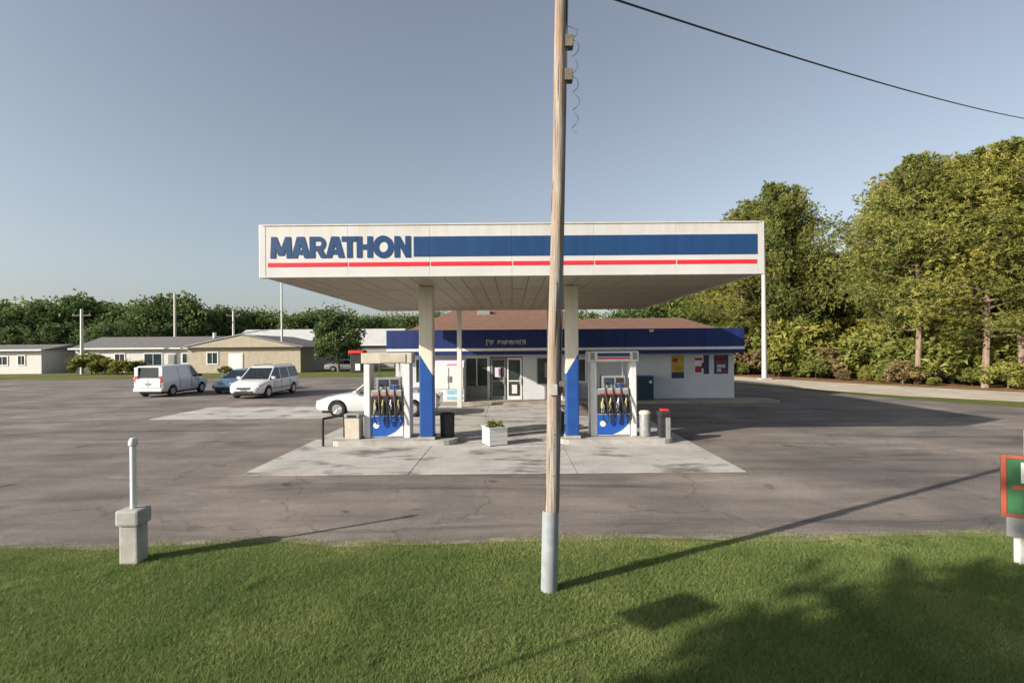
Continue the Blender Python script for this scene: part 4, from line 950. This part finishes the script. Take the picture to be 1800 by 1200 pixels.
# ------------------------------------------------------------------ vegetation
def trunk_mb(H, r0, bend, rnd, n=9):
    pts = [(bend * math.sin(i / n * 5.2) * H * .012 + bend * i / n * H * .02, bend * math.cos(i / n * 1.7) * H * .02 - bend * H * .02, H * i / n) for i in range(n + 1)]
    return pts, [r0 * (1 - .86 * i / n) for i in range(n + 1)]
def make_pine(seed, H, cb, cr):
    rnd = random.Random(seed); t = localthing('pine_tree', 'x', 'tree', (0, 0, 0))
    pts, rad = trunk_mb(H, H * .0105, rnd.uniform(-1, 1), rnd); tm = MB().tube(pts, rad, 8)
    centers = []; tones = []
    nl = 78
    for k in range(nl):
        f = cb + (1 - cb) * (k / nl) ** .9; z = f * H; u = (f - cb) / (1 - cb)
        prof = (min(1, .35 + u / .25) ** .6) * (1 - (max(0, u - .28) / .72) ** 1.8) ** .8 + .07
        L = cr * prof * rnd.uniform(.5, 1.3); a = k * 2.4 + rnd.uniform(-.4, .4)
        i = min(int(f * 9), 8); fr = f * 9 - i; base = Vector(pts[i]).lerp(Vector(pts[i + 1]), fr)
        rise = rnd.uniform(-.05, .30) + .35 * u; d = Vector((math.cos(a), math.sin(a), rise))
        c0 = Vector((rnd.gauss(0, .1), rnd.gauss(0, .1), 0)) * L; p1 = base + d * L * .5 + c0; p2 = base + d * L + Vector((0, 0, .12 * L))
        tm.tube([base, p1, p2], [.07 * (1 - u * .6) * H / 18 + .02, .045, .012], 4, False)
        tone_l = rnd.uniform(.15, .85)
        nt_ = int(34 + 76 * L / cr)
        for q in range(nt_):
            s = 1.05 - .8 * rnd.random() ** 1.5; c = base.lerp(p2, s)
            sp = .16 * L * (0.5 + s * .6)
            gs_ = lambda q_: max(-1.5 * q_, min(1.5 * q_, rnd.gauss(0, q_)))
            c += Vector((gs_(sp), gs_(sp), gs_(.16 + .09 * L)))
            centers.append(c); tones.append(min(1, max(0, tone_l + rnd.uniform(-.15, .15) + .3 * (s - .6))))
    part('trunk', tm, M_BARK, t, True)
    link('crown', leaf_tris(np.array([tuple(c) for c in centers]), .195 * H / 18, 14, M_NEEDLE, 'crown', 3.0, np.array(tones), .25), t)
    return t
def make_broad(seed, H, cr, m=None, trunk=True, nm='broadleaf_tree', leaf=.34, nb=46, cbf=.28):
    rnd = random.Random(seed); t = localthing(nm, 'x', 'tree' if trunk else 'shrub', (0, 0, 0)); centers = []; tones = []
    pts, rad = trunk_mb(H * .7, H * .028, rnd.uniform(-1, 1), rnd); tm = MB().tube(pts, rad, 8)
    for k in range(nb):
        a = rnd.uniform(0, 6.28); el = math.acos(1 - 1.7 * rnd.random()); rr = rnd.uniform(.55, 1.0)
        zc = H * (cbf + 1) / 2; hz = H * (1 - cbf) / 2
        c = Vector((cr * rr * math.sin(el) * math.cos(a), cr * rr * math.sin(el) * math.sin(a), zc + hz * rr * math.cos(el) * .95))
        b0 = Vector(pts[rnd.randint(3, 7)]); tm.tube([b0, b0.lerp(c, .6) + Vector((0, 0, .1)), c], [.09 * H / 10, .05 * H / 10, .02], 4, False)
        br = cr * rnd.uniform(.16, .44); tl = rnd.uniform(.1, .8)
        for q in range(56):
            v = Vector((rnd.gauss(0, 1), rnd.gauss(0, 1), rnd.gauss(0, .8))); v = v.normalized() * br * rnd.uniform(.45, 1.08)
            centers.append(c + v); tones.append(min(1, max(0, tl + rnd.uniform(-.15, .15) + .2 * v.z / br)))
    if trunk: part('trunk', tm, M_BARKG, t, True)
    else: part('stems', tm, M_BARKG, t, True)
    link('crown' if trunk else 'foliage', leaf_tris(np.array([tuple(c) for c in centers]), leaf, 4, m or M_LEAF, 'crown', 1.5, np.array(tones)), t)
    return t
pines = [make_pine(s, 18, cb, cr) for s, cb, cr in ((1, .24, 3.6), (2, .30, 3.2), (3, .20, 3.9), (4, .34, 3.0))]
used = set()
def place(proto_list, k, x, y, h, Hp, label, group, rz=None, wide=1.0):
    p = proto_list[k]; s = h / Hp; rz = rz if rz is not None else random.uniform(0, 6.28)
    if (id(proto_list), k) not in used:
        used.add((id(proto_list), k)); o = p; o.location = (x, y, 0); o.rotation_euler = (0, 0, rz); o.scale = (s * wide, s * wide, s); o['label'] = label; o['group'] = group
    else: o = dup(p, (x, y, 0), rz, label, group, (s * wide, s * wide, s))
    return o
def pxw(px, Y): return (px - 900) / 900 * Y
def hpx(py, Y): return 2.7 + (611 - py) / 900 * Y
def stretch(x, y):
    px = 900 + 900 * x / y
    for lim, nm in ((1280, 'behind the store roof'), (1345, 'between the store corner and the thin metal pole'), (1430, 'just right of the thin metal pole'), (1520, 'below the dip in the skyline'),
                    (1610, 'left of the first bare trunk'), (1700, 'between the two bare trunks'), (1760, 'right of the second bare trunk')):
        if px < lim: return nm
    return 'at the right edge of the picture'
GP = 'tall pines at the edge of the wood on the right'
frontp = [ # px, Y, top py, label
 (1300, 49, 384, 'pine rising just above the right canopy corner, leftmost of the tall pines'),
 (1358, 47, 330, 'tall pine directly behind the thin pale metal pole'),
 (1396, 47, 336, 'dark tall pine left of the gap of sky in the wood'),
 (1560, 39, 352, 'tall pine forming the left shoulder of the large clump right of the gap'),
 (1612, 35, 285, 'tall pine topping the first peak right of the sky gap'),
 (1672, 36, 312, 'tall pine with a lower top between the two highest crowns'),
 (1731, 31.5, 276, 'tall pine with straight bare trunk near the right edge of the wood'),
 (1800, 31, 252, 'highest looking pine cut by the right edge of the picture'),
 (1905, 30, 235, 'pine beyond the right edge of the picture'),
]
for i, (px, Y, py, lb) in enumerate(frontp):
    h = hpx(py, Y); place(pines, i % 4, pxw(px, Y), Y, h, 18, lb, GP, wide={1: .92, 2: .78, 3: .82}.get(i, 1.05) * (18 / h if h < 17 else 1))
second = [(1265, 56, 425), (1330, 54, 362), (1380, 54, 352), (1462, 58, 452), (1512, 50, 448), (1575, 44, 325), (1640, 42, 305), (1700, 40, 300), (1765, 38, 272), (1850, 38, 258),
          (1345, 64, 390), (1440, 66, 470), (1490, 62, 478), (1570, 60, 370), (1610, 58, 320), (1690, 56, 310), (1760, 54, 290), (1230, 62, 480), (1200, 66, 505), (1170, 70, 520), (1600, 70, 350), (1700, 66, 330), (1500, 72, 500), (1375, 75, 410), (1820, 56, 260), (1290, 70, 430)]
for i, (px, Y, py) in enumerate(second):
    h = hpx(py, Y); zz = ('second row' if Y < 60 else 'rear rows') + ' of the wood ' + stretch(pxw(px, Y), Y)
    place(pines, (i * 3 + 1) % 4, pxw(px, Y) + random.uniform(-.6, .6), Y, h, 18, 'pine, ' + zz, 'pines in the ' + zz, wide=1.1 * min(1.6, 18 / h))
dense = [make_broad(21, 10, 3.6, nb=80, cbf=.12)]
broads = [make_broad(11, 10, 4.2), make_broad(12, 10, 4.8), make_broad(13, 10, 3.9)]
place(dense, 0, pxw(600, 62), 61, hpx(545, 62), 10, 'large round green tree in front of the pale metal roof', 'round trees', wide=1.05)
bl = [(655, 74, 560), (690, 84, 556), (560, 92, 545), (510, 96, 550), (460, 94, 540), (415, 93, 535)]
far_ = [(20, 82, 528), (60, 88, 522), (95, 84, 524), (135, 86, 508), (175, 88, 528), (210, 86, 528), (240, 90, 534), (275, 84, 522), (305, 88, 510), (335, 86, 524), (370, 92, 538), (405, 90, 534), (440, 94, 542), (480, 96, 544), (520, 92, 548), (555, 98, 540),
        (585, 96, 538), (640, 90, 552), (675, 96, 550), (710, 92, 550), (-20, 84, 520), (-60, 88, 515), (760, 96, 545), (820, 94, 545), (880, 95, 545), (1085, 60, 548), (1120, 62, 540), (1155, 60, 520), (950, 92, 545), (1020, 80, 545),
        (40, 100, 535), (115, 102, 520), (160, 104, 525), (200, 106, 530), (255, 104, 530), (320, 102, 520), (385, 108, 536), (450, 108, 540), (540, 110, 545), (620, 108, 548), (190, 76, 560), (100, 76, 560), (30, 75, 565), (700, 104, 556)]
FAR = {20: 'broadleaf tree at the left edge of the picture behind the flat low building', 60: 'broadleaf tree above the middle of the flat low building at far left', 95: 'broadleaf tree above the right end of the flat low building',
 135: 'tallest rounded tree left of the leftmost utility pole, above the gap between the houses', 175: 'tree just right of the leftmost utility pole', 210: 'tree above the left end of the long white house roof', 240: 'lower tree above the long white house, left of the middle utility pole',
 275: 'tree immediately left of the middle utility pole', 305: 'tall tree directly behind the middle utility pole', 335: 'tree immediately right of the middle utility pole', 370: 'low tree behind the long white house, left of the third utility pole',
 405: 'tree directly behind the third utility pole near the tan gable', 440: 'tree above the peak of the tan gable', 480: 'tree left of the thin metal pole by the canopy', 520: 'tree right of the thin metal pole under the canopy edge', 555: 'tree behind the left shoulder of the big round tree',
 585: 'tree directly behind the top of the big round tree', 640: 'tree just right of the big round tree above the pale metal roof', 675: 'tree above the right end of the pale metal roof', 710: 'tree at the left corner of the store roof',
 1085: 'green tree seen just under the right half of the canopy above the store roof', 1120: 'green tree above the lower store roof, middle of three', 1155: 'tallest green tree above the right end of the store roof'}
for i, (px, Y, py) in enumerate(far_):
    h = hpx(py + 3, Y)
    lbl = FAR.get(px, 'green broadleaf tree in the rear row of the far tree line behind the houses')
    place(broads, i % 3, pxw(px, Y), Y, h, 10, lbl, 'trees of the far tree line' if px < 1050 else 'trees behind the store', wide=1.0 if h > 9 else 1.15)
shrubs = [make_broad(31, 2.4, 1.5, M_BRUSH, False, 'shrub', .20, 26, .0), make_broad(32, 2.4, 1.4, M_DRY, False, 'dry_brush', .18, 22, .0), make_broad(33, 3.2, 1.5, M_BRUSH, False, 'shrub', .22, 30, .0)]
G2 = 'undergrowth at the foot of the pine wood'
k = 0
for row, (off, hs_) in enumerate(((1.2, 1.0), (4, 1.4), (8, 1.9))):
    pl_ = [(44, 22.3), (36.2, 25.8), (29.6, 29.6), (26.7, 34), (23.8, 39.6), (21.1, 46), (15.9, 51), (9, 57)]
    for i in range(len(pl_) - 1):
        a = Vector(pl_[i]); b_ = Vector(pl_[i + 1]); nn = max(2, int((b_ - a).length / 1.45))
        for q in range(nn):
            p = a.lerp(b_, (q + random.random() * .6) / nn) + Vector((.75, .65)) * (off + random.uniform(-1.1, 1.0)); kind = random.choice((1, 0, 0, 2, 1)) if p.x > 26.5 else random.choice((0, 1, 2)) if p.x > 22 and random.random() < .5 else random.choice((0, 0, 1, 2)) if row == 0 else random.choice((0, 2, 2, 0, 1))
            h = hs_ * random.choice((.55, .8, 1.0, 1.3, 1.9)) * random.uniform(.85, 1.15) * (1.15 if row else .75); Hp = (2.4, 2.4, 3.2)[kind]
            place(shrubs, kind, p.x, p.y, h * 1.5, Hp, ('leafy green bush, ' if kind != 1 else 'brown dry brush, ') + ('front', 'middle', 'rear')[row] + ' undergrowth ' + stretch(p.x, p.y), ('green bushes, ', 'dry brush, ')[kind == 1] + ('front', 'middle', 'rear')[row] + ' undergrowth ' + stretch(p.x, p.y), wide=1.2)
for px, Y, h, gl in ((160, 60, 2.4, 'largest low bush, at the left corner of the long white house'), (185, 59, 1.8, 'low bush under the leftmost window of the long white house'), (215, 58.5, 1.6, 'low bush under the second window of the long white house'), (245, 60, 1.5, 'low bush behind the white van, rightmost before the long white house'), (395, 57, .9, 'small bush before the tan gable, above the blue car'), (640, 66, 2.0, 'bush right of the big round tree, behind the left pump')):
    place(shrubs, 0, pxw(px, Y), Y, h, 2.4, gl, 'garden bushes', wide=1.3)
# a street tree behind the camera whose shade falls on the lawn's right corner
place(broads, 2, -8.1, -3.9, 9.0, 10, 'street tree behind the camera shading the right of the lawn', 'street trees', wide=.8)
# finish
for o in bpy.data.objects:
    if '_o' in o: del o['_o']
